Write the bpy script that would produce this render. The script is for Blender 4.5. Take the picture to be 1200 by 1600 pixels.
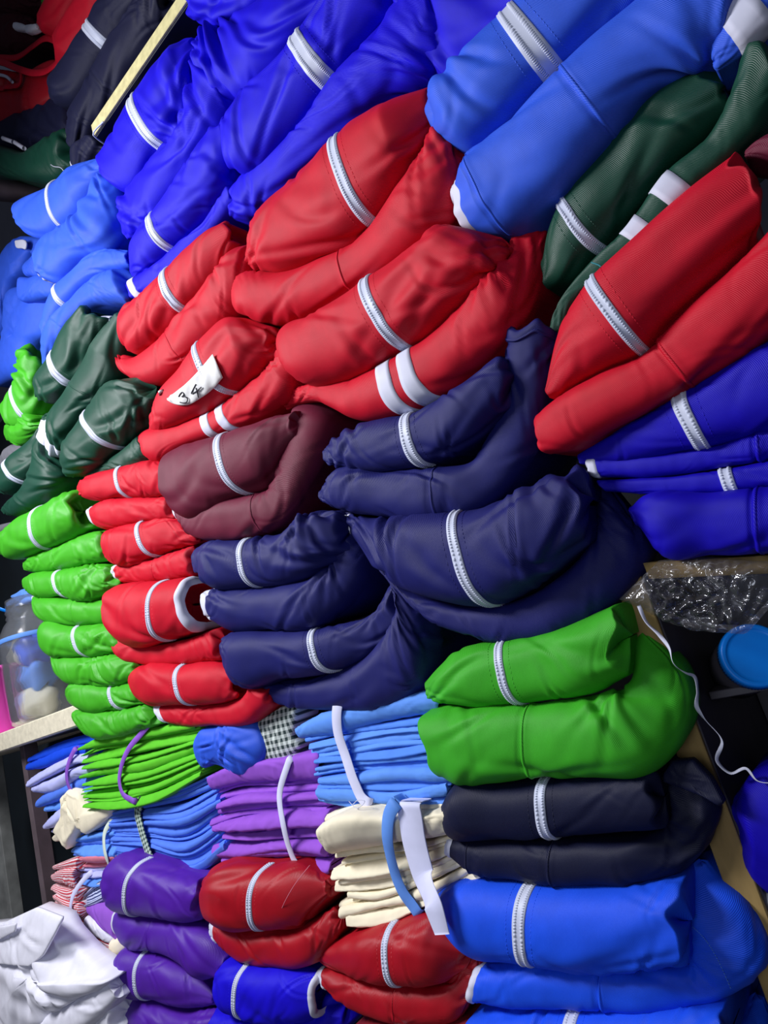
import bpy, math, random
import numpy as np

for o in list(bpy.data.objects):
    bpy.data.objects.remove(o)
scene = bpy.context.scene
COL = scene.collection

# ------------------------------------------------------------------ camera
FPX = 1000.0
CAM = np.array([0.0, -0.75, 1.25])
_a = np.array([-1270.0, 600.0, FPX])
_u = np.array([-1250.0, -4300.0, FPX])
_X = -_a / np.linalg.norm(_a)
_Y = np.cross(_a, _u); _Y /= np.linalg.norm(_Y)
_Z = np.cross(_X, _Y)
ROT = np.array([_X, _Y, _Z])          # world = ROT @ camera(x right, y down, z forward)

def P(u, v, y=0.0):
    """point of the wall-parallel plane at depth y seen at photo pixel (u, v)"""
    d = ROT @ np.array([u - 600.0, v - 800.0, FPX])
    return CAM + d * ((y - CAM[1]) / d[1])

def Pz(u, v, z):
    d = ROT @ np.array([u - 600.0, v - 800.0, FPX])
    return CAM + d * ((z - CAM[2]) / d[2])

from mathutils import Matrix, Vector
cd = bpy.data.cameras.new('camera')
cam = bpy.data.objects.new('camera', cd)
COL.objects.link(cam)
m = Matrix.Identity(4)
for i in range(3):
    m[i][0] = ROT[i, 0]; m[i][1] = -ROT[i, 1]; m[i][2] = -ROT[i, 2]; m[i][3] = CAM[i]
cam.matrix_world = m
cd.sensor_fit = 'VERTICAL'; cd.sensor_height = 24.0; cd.lens = 24.0 * FPX / 1600.0
cd.clip_start = 0.01
scene.camera = cam

# ------------------------------------------------------------------ light
w = bpy.data.worlds.new('world'); scene.world = w; w.use_nodes = True
w.node_tree.nodes['Background'].inputs[0].default_value = (0.55, 0.62, 1.0, 1)
w.node_tree.nodes['Background'].inputs[1].default_value = 0.04

def area(name, loc, target, sx, sy, power, color):
    l = bpy.data.lights.new(name, 'AREA'); l.shape = 'RECTANGLE'
    l.size = sx; l.size_y = sy; l.energy = power; l.color = color
    o = bpy.data.objects.new(name, l); COL.objects.link(o)
    o.location = loc
    o.rotation_euler = (Vector(target) - Vector(loc)).to_track_quat('-Z', 'Y').to_euler()
    return o
area('ceiling_tube_light', (-1.6, -1.2, 2.55), (-0.82, -0.42, 1.1), 0.9, 0.3, 64, (0.96, 0.96, 1.0))
area('front_fill', (-0.15, -2.2, 1.45), (-0.4, 0.0, 1.0), 0.8, 1.4, 13, (0.80, 0.87, 1.0))  # added fill lamp behind the camera, brightens the right-hand bay

scene.view_settings.view_transform = 'Standard'
scene.view_settings.look = 'None'
scene.view_settings.gamma = 1.0
scene.view_settings.use_curve_mapping = False
scene.view_settings.exposure = -0.22

# ------------------------------------------------------------------ materials
def lin(c):
    return tuple(((x / 255.0) / 12.92 if x / 255.0 <= 0.04045 else ((x / 255.0 + 0.055) / 1.055) ** 2.4) for x in c) + (1.0,)
MATS = {}
def nodes_of(name):
    mt = bpy.data.materials.new(name); mt.use_nodes = True
    nt = mt.node_tree
    return mt, nt, nt.nodes['Principled BSDF']
def setin(b, **kw):
    for k, v in kw.items():
        b.inputs[k.replace('_', ' ')].default_value = v

def cloth_mat(name, rgb, rough=0.56, sheen=0.06, spec=0.30, weave=1500.0, bump=0.40, var=0.07):
    """knitted satin: fine diagonal rib relief along the cloth's own coordinates"""
    if name in MATS: return MATS[name]
    mt, nt, b = nodes_of(name)
    N = nt.nodes; L = nt.links
    uv = N.new('ShaderNodeUVMap')
    mp = N.new('ShaderNodeMapping'); mp.inputs['Rotation'].default_value = (0, 0, 0.5)
    L.new(uv.outputs[0], mp.inputs[0])
    wv = N.new('ShaderNodeTexWave'); wv.inputs['Scale'].default_value = weave / 6.283 * 0.9
    wv.inputs['Distortion'].default_value = 1.2; wv.inputs['Detail'].default_value = 1.0
    L.new(mp.outputs[0], wv.inputs[0])
    nz = N.new('ShaderNodeTexNoise'); nz.inputs['Scale'].default_value = 38.0; nz.inputs['Detail'].default_value = 4
    L.new(uv.outputs[0], nz.inputs[0])
    ramp = N.new('ShaderNodeMapRange')
    ramp.inputs[1].default_value = 0.3; ramp.inputs[2].default_value = 0.7
    ramp.inputs[3].default_value = 1.0 - var; ramp.inputs[4].default_value = 1.0 + var
    L.new(nz.outputs[0], ramp.inputs[0])
    hs = N.new('ShaderNodeHueSaturation'); hs.inputs['Color'].default_value = lin(rgb)
    L.new(ramp.outputs[0], hs.inputs['Value'])
    L.new(hs.outputs[0], b.inputs['Base Color'])
    bp = N.new('ShaderNodeBump'); bp.inputs['Strength'].default_value = bump; bp.inputs['Distance'].default_value = 0.0006
    L.new(wv.outputs['Fac'], bp.inputs['Height'])
    bp2 = N.new('ShaderNodeBump'); bp2.inputs['Strength'].default_value = 0.03; bp2.inputs['Distance'].default_value = 0.002
    n2 = N.new('ShaderNodeTexNoise'); n2.inputs['Scale'].default_value = 120.0; n2.inputs['Detail'].default_value = 3
    L.new(uv.outputs[0], n2.inputs[0]); L.new(n2.outputs[0], bp2.inputs['Height'])
    L.new(bp2.outputs[0], bp.inputs['Normal'])
    L.new(bp.outputs[0], b.inputs['Normal'])
    setin(b, Roughness=rough, Sheen_Weight=sheen, Sheen_Roughness=0.4, Specular_IOR_Level=spec)
    c = lin(rgb); t = tuple(min(1, x * 1.5 + 0.05) for x in c[:3]) + (1,)
    b.inputs['Sheen Tint'].default_value = t
    MATS[name] = mt
    return mt

def checker_mat(name, a, bcol, scale, mode='gingham'):
    if name in MATS: return MATS[name]
    mt, nt, b = nodes_of(name); N = nt.nodes; L = nt.links
    uv = N.new('ShaderNodeUVMap'); sp = N.new('ShaderNodeSeparateXYZ'); L.new(uv.outputs[0], sp.inputs[0])
    def stripe(out):
        mu = N.new('ShaderNodeMath'); mu.operation = 'MULTIPLY'; mu.inputs[1].default_value = scale; L.new(out, mu.inputs[0])
        fr = N.new('ShaderNodeMath'); fr.operation = 'FRACT'; L.new(mu.outputs[0], fr.inputs[0])
        gt = N.new('ShaderNodeMath'); gt.operation = 'GREATER_THAN'; gt.inputs[1].default_value = 0.5; L.new(fr.outputs[0], gt.inputs[0])
        return gt.outputs[0]
    mix = N.new('ShaderNodeMix'); mix.data_type = 'RGBA'
    mix.inputs['A'].default_value = lin(a); mix.inputs['B'].default_value = lin(bcol)
    s1 = stripe(sp.outputs[1 if mode != 'stripe_x' else 0])
    if mode == 'gingham':
        s2 = stripe(sp.outputs[0])
        ad = N.new('ShaderNodeMath'); ad.operation = 'ADD'; L.new(s1, ad.inputs[0]); L.new(s2, ad.inputs[1])
        hf = N.new('ShaderNodeMath'); hf.operation = 'MULTIPLY'; hf.inputs[1].default_value = 0.5; L.new(ad.outputs[0], hf.inputs[0])
        L.new(hf.outputs[0], mix.inputs[0])
    else:
        L.new(s1, mix.inputs[0])
    L.new(mix.outputs['Result'], b.inputs['Base Color'])
    setin(b, Roughness=0.75, Sheen_Weight=0.1)
    MATS[name] = mt
    return mt

def plain_mat(name, rgb, rough=0.6, noise=0.1, nscale=30.0, bump=0.1, stretch=(1, 1, 1), **kw):
    if name in MATS: return MATS[name]
    mt, nt, b = nodes_of(name); N = nt.nodes; L = nt.links
    tc = N.new('ShaderNodeTexCoord'); mp = N.new('ShaderNodeMapping'); mp.inputs['Scale'].default_value = stretch
    L.new(tc.outputs['Object'], mp.inputs[0])
    nz = N.new('ShaderNodeTexNoise'); nz.inputs['Scale'].default_value = nscale; nz.inputs['Detail'].default_value = 5
    L.new(mp.outputs[0], nz.inputs[0])
    mr = N.new('ShaderNodeMapRange'); mr.inputs[1].default_value = 0.3; mr.inputs[2].default_value = 0.7
    mr.inputs[3].default_value = 1 - noise; mr.inputs[4].default_value = 1 + noise
    L.new(nz.outputs[0], mr.inputs[0])
    hs = N.new('ShaderNodeHueSaturation'); hs.inputs['Color'].default_value = lin(rgb)
    L.new(mr.outputs[0], hs.inputs['Value']); L.new(hs.outputs[0], b.inputs['Base Color'])
    bp = N.new('ShaderNodeBump'); bp.inputs['Strength'].default_value = bump; bp.inputs['Distance'].default_value = 0.003
    L.new(nz.outputs[0], bp.inputs['Height']); L.new(bp.outputs[0], b.inputs['Normal'])
    setin(b, Roughness=rough, **kw)
    MATS[name] = mt
    return mt

C = {}
def cl(key, rgb, **kw):
    C[key] = cloth_mat('satin_' + key, rgb, **kw)
cl('red', (198, 10, 40), rough=0.56, spec=0.28)
cl('crimson', (168, 8, 28), rough=0.46, spec=0.42)
cl('royal', (24, 8, 210), spec=0.22, sheen=0.02)
cl('deepblue', (20, 4, 176), spec=0.22, sheen=0.02)
cl('azure', (48, 92, 222))
cl('cobalt', (24, 82, 234))
cl('bottle', (14, 66, 50), rough=0.46, spec=0.42)
cl('lime', (66, 172, 30), rough=0.46, spec=0.42)
cl('grass', (58, 166, 34))
cl('navy', (24, 27, 98))
cl('ink', (14, 18, 50))
cl('coal', (24, 26, 58))
cl('maroon', (104, 26, 52))
cl('brick', (128, 28, 40))
cl('purple', (82, 28, 164), rough=0.46, spec=0.42)
cl('whitecloth', (236, 236, 246), rough=0.6)
def cotton(key, rgb):
    C[key] = cloth_mat('cotton_' + key, rgb, rough=0.8, sheen=0.08, spec=0.25, weave=2400.0, bump=0.05, var=0.06)
cotton('c_green', (92, 192, 40)); cotton('c_blue', (84, 126, 234)); cotton('c_sky', (96, 150, 240))
cotton('c_sky2', (84, 138, 236)); cotton('c_purple', (148, 84, 204)); cotton('c_cream', (244, 234, 206)); cotton('c_white', (238, 238, 252))
cotton('c_lav', (186, 190, 246)); cotton('c_royal', (10, 70, 214)); cotton('c_lilac', (150, 90, 205))
cotton('c_pink', (226, 130, 150)); cotton('c_maroon', (60, 18, 28))
C['zip'] = plain_mat('zipper_white', (198, 204, 226), rough=0.5, noise=0.03)
C['tape'] = plain_mat('tape_white', (206, 208, 228), rough=0.6, noise=0.04)
C['ginghamgreen'] = checker_mat('gingham_green', (206, 216, 212), (20, 46, 48), 82.0)
C['ginghamtie'] = checker_mat('gingham_tie', (204, 224, 208), (24, 60, 52), 105.0)
C['stripered'] = checker_mat('stripe_red', (240, 224, 230), (206, 40, 62), 190.0, 'stripe')
C['stripeblue'] = checker_mat('stripe_blue', (200, 208, 240), (40, 52, 110), 170.0, 'stripe')
C['purpletie'] = plain_mat('purple_strip', (140, 84, 200), rough=0.7)
C['whitetie'] = plain_mat('white_strip', (214, 216, 246), rough=0.7, noise=0.06)
C['bluetie'] = plain_mat('blue_strip', (96, 150, 236), rough=0.7)
C['greentie'] = plain_mat('pale_green_strip', (214, 228, 214), rough=0.7)
C['rawwood'] = plain_mat('raw_board_edge', (214, 204, 150), rough=0.85, noise=0.18, nscale=60, bump=0.5)
C['tanwood'] = plain_mat('tan_board_edge', (150, 124, 74), rough=0.85, noise=0.25, nscale=45, bump=0.4, stretch=(1, 1, 0.25))
C['palewood'] = plain_mat('pale_board', (222, 214, 190), rough=0.85, noise=0.12, nscale=60, bump=0.4)
C['laminate'] = plain_mat('dark_laminate', (78, 74, 82), rough=0.45, noise=0.15, nscale=20)
C['laminateblue'] = plain_mat('blue_black_laminate', (14, 18, 40), rough=0.5, noise=0.15)
C['greywall'] = plain_mat('grey_wall', (196, 196, 194), rough=0.9, noise=0.06, nscale=8)
C['darkwall'] = plain_mat('dark_panel', (16, 28, 36), rough=0.8, noise=0.25, nscale=8)
C['oldwood'] = plain_mat('old_post', (128, 130, 128), rough=0.9, noise=0.35, nscale=14)
C['brownpost'] = plain_mat('brown_post', (92, 78, 84), rough=0.9, noise=0.2, nscale=20)
C['floor'] = plain_mat('floor_concrete', (96, 92, 90), rough=0.9, noise=0.1)
C['pink'] = plain_mat('pink_plastic', (240, 70, 190), rough=0.35, noise=0.02)
C['bluelid'] = plain_mat('blue_lid_plastic', (6, 140, 255), rough=0.35, noise=0.02)
C['ink_pen'] = plain_mat('pen_ink', (30, 30, 46), rough=0.7, noise=0.02)
C['paper'] = plain_mat('masking_tape', (226, 226, 226), rough=0.7, noise=0.05, nscale=60)

# ------------------------------------------------------------------ mesh helpers
def new_mesh(name, verts, faces, mat, uvs=None, smooth=True):
    me = bpy.data.meshes.new(name)
    verts = np.asarray(verts, dtype=np.float32)
    quads = np.asarray(faces, dtype=np.int32) if len(set(len(f) for f in faces)) == 1 else None
    if quads is not None:
        nf, k = quads.shape
        me.vertices.add(len(verts)); me.vertices.foreach_set('co', verts.ravel())
        me.loops.add(nf * k); me.loops.foreach_set('vertex_index', quads.ravel())
        me.polygons.add(nf)
        me.polygons.foreach_set('loop_start', np.arange(0, nf * k, k, dtype=np.int32))
        me.update(calc_edges=True)
        flat = quads.ravel()
    else:
        me.from_pydata([tuple(map(float, v)) for v in verts], [], [tuple(f) for f in faces])
        me.update()
        flat = np.empty(len(me.loops), dtype=np.int32); me.loops.foreach_get('vertex_index', flat)
    if uvs is not None:
        uvl = me.uv_layers.new(name='UVMap')
        uvl.data.foreach_set('uv', np.asarray(uvs, dtype=np.float32)[flat].ravel())
    if smooth:
        me.polygons.foreach_set('use_smooth', np.ones(len(me.polygons), dtype=bool))
    me.materials.append(mat)
    me.validate()
    return me

class Thing:
    def __init__(self, name, label, cat, group=None, loc=(0, 0, 0), kind=None):
        self.o = bpy.data.objects.new(name, None); COL.objects.link(self.o)
        self.o.empty_display_size = 0.02
        self.loc = np.array(loc, dtype=float); self.o.location = tuple(self.loc)
        self.o['label'] = label; self.o['category'] = cat
        if group: self.o['group'] = group
        if kind: self.o['kind'] = kind
    def part(self, name, verts, faces, mat, uvs=None, parent=None, label=None, smooth=True):
        me = new_mesh(name, np.asarray(verts, dtype=float) - self.loc, faces, mat, uvs, smooth)
        o = bpy.data.objects.new(name, me); COL.objects.link(o)
        o.parent = parent or self.o
        if label: o['label'] = label
        return o

def solo(name, verts, faces, mat, label, cat, uvs=None, group=None, smooth=True, kind=None):
    me = new_mesh(name, verts, faces, mat, uvs, smooth)
    o = bpy.data.objects.new(name, me); COL.objects.link(o)
    if label: o['label'] = label
    if cat: o['category'] = cat
    if group: o['group'] = group
    if kind: o['kind'] = kind
    return o

def grid_faces(n, k, loop_k=False, off=0):
    f = []
    for i in range(n - 1):
        for j in range(k if loop_k else k - 1):
            j2 = (j + 1) % k
            f.append((off + i * k + j, off + (i + 1) * k + j, off + (i + 1) * k + j2, off + i * k + j2))
    return f

_NR = np.random.RandomState(5)
_NK = _NR.normal(size=(64, 3)); _NP = _NR.uniform(0, 6.28, 64)
def fnoise(p, scale, seed=0, n=7):
    """smooth sum-of-waves noise, about -1..1"""
    r = np.random.RandomState(seed * 7 + 11)
    out = np.zeros(p.shape[:-1])
    for i in range(n):
        k = r.normal(size=3); k /= np.linalg.norm(k)
        f = scale * r.uniform(0.6, 1.9)
        out += np.sin(p @ (k * f) + r.uniform(0, 6.28))
    return out / math.sqrt(n)

def hermite(pts, n):
    """resample a poly-line (k,d) smoothly with n points by chord length"""
    pts = np.asarray(pts, float)
    k = len(pts)
    if k == 2:
        t = np.linspace(0, 1, n)[:, None]
        return pts[0] * (1 - t) + pts[1] * t
    d = np.linalg.norm(np.diff(pts[:, :3], axis=0), axis=1) + 1e-6
    s = np.concatenate([[0], np.cumsum(d)])
    m_ = np.zeros_like(pts)
    for i in range(k):
        if i == 0: m_[i] = (pts[1] - pts[0]) / d[0]
        elif i == k - 1: m_[i] = (pts[-1] - pts[-2]) / d[-1]
        else:
            a0 = (pts[i] - pts[i - 1]) / d[i - 1]; a1 = (pts[i + 1] - pts[i]) / d[i]
            m_[i] = (a0 * d[i] + a1 * d[i - 1]) / (d[i] + d[i - 1])
    q = np.linspace(0, s[-1], n)
    idx = np.clip(np.searchsorted(s, q, side='right') - 1, 0, k - 2)
    h = d[idx][:, None]; t = ((q - s[idx]) / d[idx])[:, None]
    h00 = 2 * t**3 - 3 * t**2 + 1; h10 = t**3 - 2 * t**2 + t; h01 = -2 * t**3 + 3 * t**2; h11 = t**3 - t**2
    return h00 * pts[idx] + h10 * h * m_[idx] + h01 * pts[idx + 1] + h11 * h * m_[idx + 1]

NF = 46          # samples over the front arc
class Lobe:
    """one padded fold of cloth: a fat rounded front that runs back into the shelf.
    stations: (u_top, v_top, u_bottom, v_bottom[, y]) photo pixels of its outline, left to right"""
    def __init__(self, st, y=0.04, seed=0, nS=84, depth=0.15, bulge=0.98, expo=2.55, wr=1.0, capl=0.35, capr=0.3, droop=1.0, jit=0.16,
                 open_r=False, seams=(), puckers=(), stiff=(), nf=NF, open_l=False):
        rs = np.random.RandomState(seed + 101); self.open_r = open_r
        top = []; bot = []
        for q in st:
            yy = y + (q[4] if len(q) > 4 else 0.0)
            top.append(P(q[0], q[1], yy)); bot.append(P(q[2], q[3], yy))
        top = np.array(top); bot = np.array(bot)
        both = hermite(np.concatenate([(top + bot) / 2, top, bot], axis=1), nS)
        c = both[:, :3]; tp = both[:, 3:6]; bt = both[:, 6:9]
        h = (tp - bt) / 2; c = (tp + bt) / 2
        r = np.linalg.norm(h, axis=1)
        seg = np.linalg.norm(np.diff(c, axis=0), axis=1); S = np.concatenate([[0], np.cumsum(seg)])
        self.top, self.bot, self.S, self.len = tp, bt, S, S[-1]
        rm = float(np.median(r)); self.r = rm
        phi = np.linspace(0, math.pi, nf)
        ca = np.sign(np.cos(phi)) * np.abs(np.cos(phi)) ** (2 / expo); sa = np.abs(np.sin(math.pi * (phi / math.pi) ** droop)) ** (2 / expo)
        Yv = np.array([0, 1.0, 0])
        def section(cc, hh, rr, q):
            fr = cc + hh * ca[:, None] * q - Yv * (min(rr, 0.06) * bulge * q) * sa[:, None]
            b = []
            for k in (0.35, 0.7, 1.0): b.append(cc - hh * q * (1 - 0.12 * k * k) + Yv * depth * k * (0.35 + 0.65 * q))
            for k in (1.0, 0.7, 0.35): b.append(cc + hh * q * (1 - 0.12 * k * k) + Yv * depth * k * (0.35 + 0.65 * q))
            return np.concatenate([fr, np.array(b)])
        rings = []; sv = []; kind = []
        t0 = c[0] - c[1]; t0 /= np.linalg.norm(t0); t1 = c[-1] - c[-2]; t1 /= np.linalg.norm(t1)
        nc = 7
        if open_l:
            for q, e in ((0.05, -0.5), (0.55, -0.5), (0.72, -0.25), (0.80, 0.05), (0.92, 0.10)):
                rings.append(section(c[0] + t0 * r[0] * e, h[0], r[0], q)); sv.append(0.0); kind.append(1)
        else:
            for i in range(nc):
                a = (math.pi / 2) * (1 - i / nc)
                rings.append(section(c[0] + t0 * r[0] * capl * math.sin(a), h[0], r[0], max(0.02, math.cos(a)))); sv.append(0.0); kind.append(1)
        self.i0 = len(rings)
        for i in range(nS):
            rings.append(section(c[i], h[i], r[i], 1.0)); sv.append(S[i]); kind.append(0)
        self.i1 = len(rings) - 1
        if open_r:
            for q, e in ((0.92, 0.10), (0.80, 0.05), (0.72, -0.25), (0.55, -0.5), (0.05, -0.5)):
                rings.append(section(c[-1] + t1 * r[-1] * e, h[-1], r[-1], q)); sv.append(S[-1]); kind.append(2)
        else:
            for i in range(1, nc + 1):
                a = (math.pi / 2) * i / nc
                rings.append(section(c[-1] + t1 * r[-1] * capr * math.sin(a), h[-1], r[-1], max(0.02, max(0, math.cos(a)) ** (0.5 if capr < 0.25 else 1.0)))); sv.append(S[-1]); kind.append(2)
        G = np.array(rings); n, k = G.shape[:2]
        sv = np.array(sv)
        pa_ = np.linspace(0, 2 * math.pi, k, endpoint=False)
        for (tt_, rr_, dist, amp) in ((t1, r[-1], S[-1] - sv, jit), (t0, r[0], sv, jit * 0.45)):
            wave_ = sum(np.sin(pa_ * f_ + rs.uniform(0, 6.28)) * w_ for f_, w_ in ((1, .5), (2, .7), (3, .5), (5, .25)))
            ramp_ = np.clip(1 - dist / (rr_ * 1.3 + 1e-6), 0, 1) ** 1.5
            G = G + (ramp_[:, None] * wave_[None] * rr_ * amp)[..., None] * tt_
        N = self.normals(G, sv)
        # ---- folds and creases of the cloth
        Tm = np.zeros(k); Tm[:nf] = phi * rm * 0.95; Tm[nf:] = Tm[nf - 1]
        SS = np.repeat(sv[:, None], k, 1); TT = np.repeat(Tm[None], n, 0)
        fade = np.ones((n, k))
        fade[:, nf:] = 0.0
        fade[:, 0] = 0.3; fade[:, nf - 1] = 0.3
        D = 0.045 * rm * fnoise(G, 2.2 / rm * 0.55, seed) + 0.018 * rm * fnoise(G, 5.0 / rm * 0.6, seed + 1)
        ncr = int((7 + 2.2 * self.len / rm) * min(1.6, wr)) if wr > 0 else 0
        for _ in range(ncr):
            x = rs.rand()
            if x < 0.3: s0 = self.len * abs(rs.normal(0, 0.10))
            elif x < 0.66: s0 = self.len * (1 - abs(rs.normal(0, 0.15)))
            else: s0 = self.len * rs.rand()
            tt0 = rs.uniform(-0.1, 1.1) * math.pi * rm
            ang = rs.choice([rs.uniform(0.9, 2.2), rs.uniform(0.35, 0.9), rs.uniform(2.2, 2.8)])
            self._crease(D, SS, TT, s0, tt0, ang, rm * rs.uniform(0.4, 1.2), rm * rs.uniform(0.05, 0.16), rm * rs.uniform(0.03, 0.10) * wr, rs.uniform(-2, 2) / rm)
        # long soft drapes
        for _ in range(3 if wr > 0.2 else 0):
            self._crease(D, SS, TT, self.len * rs.rand(), rs.uniform(0.1, 0.9) * math.pi * rm, rs.choice([rs.uniform(0.15, 0.5), rs.uniform(2.6, 3.0)]),
                         rm * rs.uniform(1.2, 2.4), rm * rs.uniform(0.10, 0.22), rm * rs.uniform(0.04, 0.09) * min(1, wr + 0.3), rs.uniform(-.6, .6) / rm)
        # gathers radiating from the inner side of bends
        tang = np.gradient(c, axis=0); tang /= np.linalg.norm(tang, axis=1)[:, None]
        turn = np.linalg.norm(np.gradient(tang, axis=0), axis=1) * nS
        turn = turn * (r / (self.len + 1e-6))
        ibend = int(np.argmax(turn))
        if turn[ibend] > 0.6:
            rb = r[ibend]
            inner_top = np.linalg.norm(tp[min(ibend + 2, nS - 1)] - tp[max(ibend - 2, 0)]) < np.linalg.norm(bt[min(ibend + 2, nS - 1)] - bt[max(ibend - 2, 0)])
            tc_ = 0.0 if inner_top else math.pi * rm
            for ang in (0.75, 1.15, 1.5, 1.95, 2.4):
                an = ang + rs.uniform(-.15, .15); an = an if inner_top else -an
                ll = rm * rs.uniform(0.8, 1.5)
                self._crease(D, SS, TT, S[ibend] + math.cos(an) * ll * 0.75, tc_ + math.sin(an) * ll * 0.75, an, ll, rm * rs.uniform(0.09, 0.17), rm * rs.uniform(0.08, 0.17) * max(0.6, wr), rs.uniform(-.5, .5) / rm)
        for (ps, pt, pang, pl, pw, pa) in puckers:
            self._crease(D, SS, TT, ps * self.len, pt * math.pi * rm, pang, pl * rm, pw * rm, pa * rm, 0.0)
        for sm in stiff:      # a zipper holds the cloth smooth along its line
            a, b_ = self.s_at(sm[0], sm[1], y)
            ds = SS - (a + (b_ - a) * np.clip(TT / Tm[nf - 1], 0, 1))
            D *= 1 - 0.85 * np.exp(-(ds / (0.42 * rm)) ** 2)
        for sm in seams:
            a, b_ = self.s_at(sm[0], sm[1], y)
            ds = SS - (a + (b_ - a) * np.clip(TT / Tm[nf - 1], 0, 1))
            D += -0.0030 * np.exp(-(ds / 0.0022) ** 2) + 0.0014 * np.exp(-((ds - 0.006) / 0.004) ** 2)
        capf = np.ones(n)
        for i in range(n):
            if kind[i]: capf[i] = 0.55 if 1 < i < n - 2 else 0.1
        G = G + N * (D * fade * capf[:, None])[..., None]
        self.G = G; self.N = self.normals(G, sv); self.sv = sv; self.k = k; self.n = n; self.nf = nf
        self.uv = np.stack([SS, TT], axis=-1)
        # caps need distinct uv
        for i in range(n):
            if kind[i] == 1: self.uv[i, :, 0] -= 0.004 * (self.i0 - i)
            if kind[i] == 2: self.uv[i, :, 0] += 0.004 * (i - self.i1)

    @staticmethod
    def _crease(D, SS, TT, s0, t0, ang, L, wd, amp, curv):
        p = (SS - s0) * math.cos(ang) + (TT - t0) * math.sin(ang)
        q = -(SS - s0) * math.sin(ang) + (TT - t0) * math.cos(ang)
        q = q + curv * p * p * 0.15
        env = np.exp(-(p / L) ** 2)
        D += amp * env * (-1.0 * np.exp(-(q / wd) ** 2) + 0.75 * np.exp(-((q - 1.7 * wd) / (1.3 * wd)) ** 2) + 0.35 * np.exp(-((q + 1.9 * wd) / (1.5 * wd)) ** 2))

    @staticmethod
    def normals(G, sv):
        gs = np.gradient(G, axis=0)
        gt = np.roll(G, -1, axis=1) - np.roll(G, 1, axis=1)
        N = np.cross(gs, gt); N /= (np.linalg.norm(N, axis=2)[..., None] + 1e-12)
        mid = len(G) // 2; cen = G.mean(axis=1)
        sg = np.sign(np.sum(N[mid] * (G[mid] - cen[mid])))
        return N * (sg if sg != 0 else 1)

    def s_at(self, pt, pb, y):
        a = P(pt[0], pt[1], y); b = P(pb[0], pb[1], y)
        i = int(np.argmin(np.linalg.norm(self.top - a, axis=1))); j = int(np.argmin(np.linalg.norm(self.bot - b, axis=1)))
        return self.S[i], self.S[j]

    def sample(self, s, f, off):
        """surface point at arc position s (m) and front fraction f (0 top .. 1 bottom), raised by off"""
        i = np.interp(s, self.S, np.arange(len(self.S))) + self.i0
        j = np.clip(f, 0, 1) * (self.nf - 1)
        i0 = np.clip(np.floor(i).astype(int), 0, self.n - 2); j0 = np.clip(np.floor(j).astype(int), 0, self.nf - 2)
        a = (i - i0)[..., None]; b = (j - j0)[..., None]
        def bil(A):
            return (A[i0, j0] * (1 - a) * (1 - b) + A[i0 + 1, j0] * a * (1 - b) + A[i0, j0 + 1] * (1 - a) * b + A[i0 + 1, j0 + 1] * a * b)
        return bil(self.G) + bil(self.N) * np.asarray(off)[..., None]

    def mesh(self, thing, name, mat, label=None, parent=None):
        return thing.part(name, self.G.reshape(-1, 3), grid_faces(self.n, self.k, True), mat, self.uv.reshape(-1, 2), parent=parent, label=label)

    def band(self, thing, name, mat, a, b, width, parent, label=None, height=0.0014, profile=None, nl=60, f0=0.0, f1=1.0, teeth=0.0):
        f = np.linspace(f0, f1, nl)
        pr = profile or [(-0.5, -0.0008), (-0.48, 1.0), (0.48, 1.0), (0.5, -0.0008)]
        V = []
        for ii in range(nl):
            s = a + (b - a) * f[ii]
            for jj, (x, hh) in enumerate(pr):
                off = hh * height if hh > 0 else -0.0012
                if teeth and hh > 1.0: off += teeth * (1 if (ii + jj) % 2 else -1)
                V.append(self.sample(np.array([np.clip(s + x * width, 0, self.len)]), np.array([f[ii]]), np.array([off]))[0])
        k = len(pr)
        uv = [(pr[j][0] * width, f[i] * self.r * 3) for i in range(nl) for j in range(k)]
        return thing.part(name, V, grid_faces(nl, k), mat, uv, parent=parent, label=label)

    def zipper(self, thing, a, b, width, parent):
        tape = self.band(thing, 'zipper', C['zip'], a, b, width, parent, label='white zipper', height=0.0016, f0=0.0, f1=1.0,
                         profile=[(-0.5, -1), (-0.47, 0.9), (-0.22, 0.9), (-0.16, 0.75), (0.16, 0.75), (0.22, 0.9), (0.47, 0.9), (0.5, -1)])
        arc = self.r * 3.2
        nt = int(max(14, min(64, arc / 0.0032)))
        V = []; F = []
        for side in (-1, 1):
            for t in range(nt):
                f = (t + 0.5) / nt
                s = a + (b - a) * f
                hs = width * 0.20; dt = 0.36 / nt
                xs = s + side * width * 0.27
                c8 = []
                for (dx, df, o) in ((-hs / 2, -dt, 0.0012), (hs / 2, -dt, 0.0012), (hs / 2, dt, 0.0012), (-hs / 2, dt, 0.0012),
                                    (-hs * 0.32, -dt * 0.55, 0.0027), (hs * 0.32, -dt * 0.55, 0.0027), (hs * 0.32, dt * 0.55, 0.0027), (-hs * 0.32, dt * 0.55, 0.0027)):
                    c8.append(self.sample(np.array([xs + dx]), np.array([f + df]), np.array([o]))[0])
                o = len(V); V += c8
                F += [(o + 4, o + 5, o + 6, o + 7), (o, o + 1, o + 5, o + 4), (o + 1, o + 2, o + 6, o + 5), (o + 2, o + 3, o + 7, o + 6), (o + 3, o, o + 4, o + 7)]
        thing.part('zipper_teeth', V, F, C['zip'], None, parent=tape)

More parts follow.
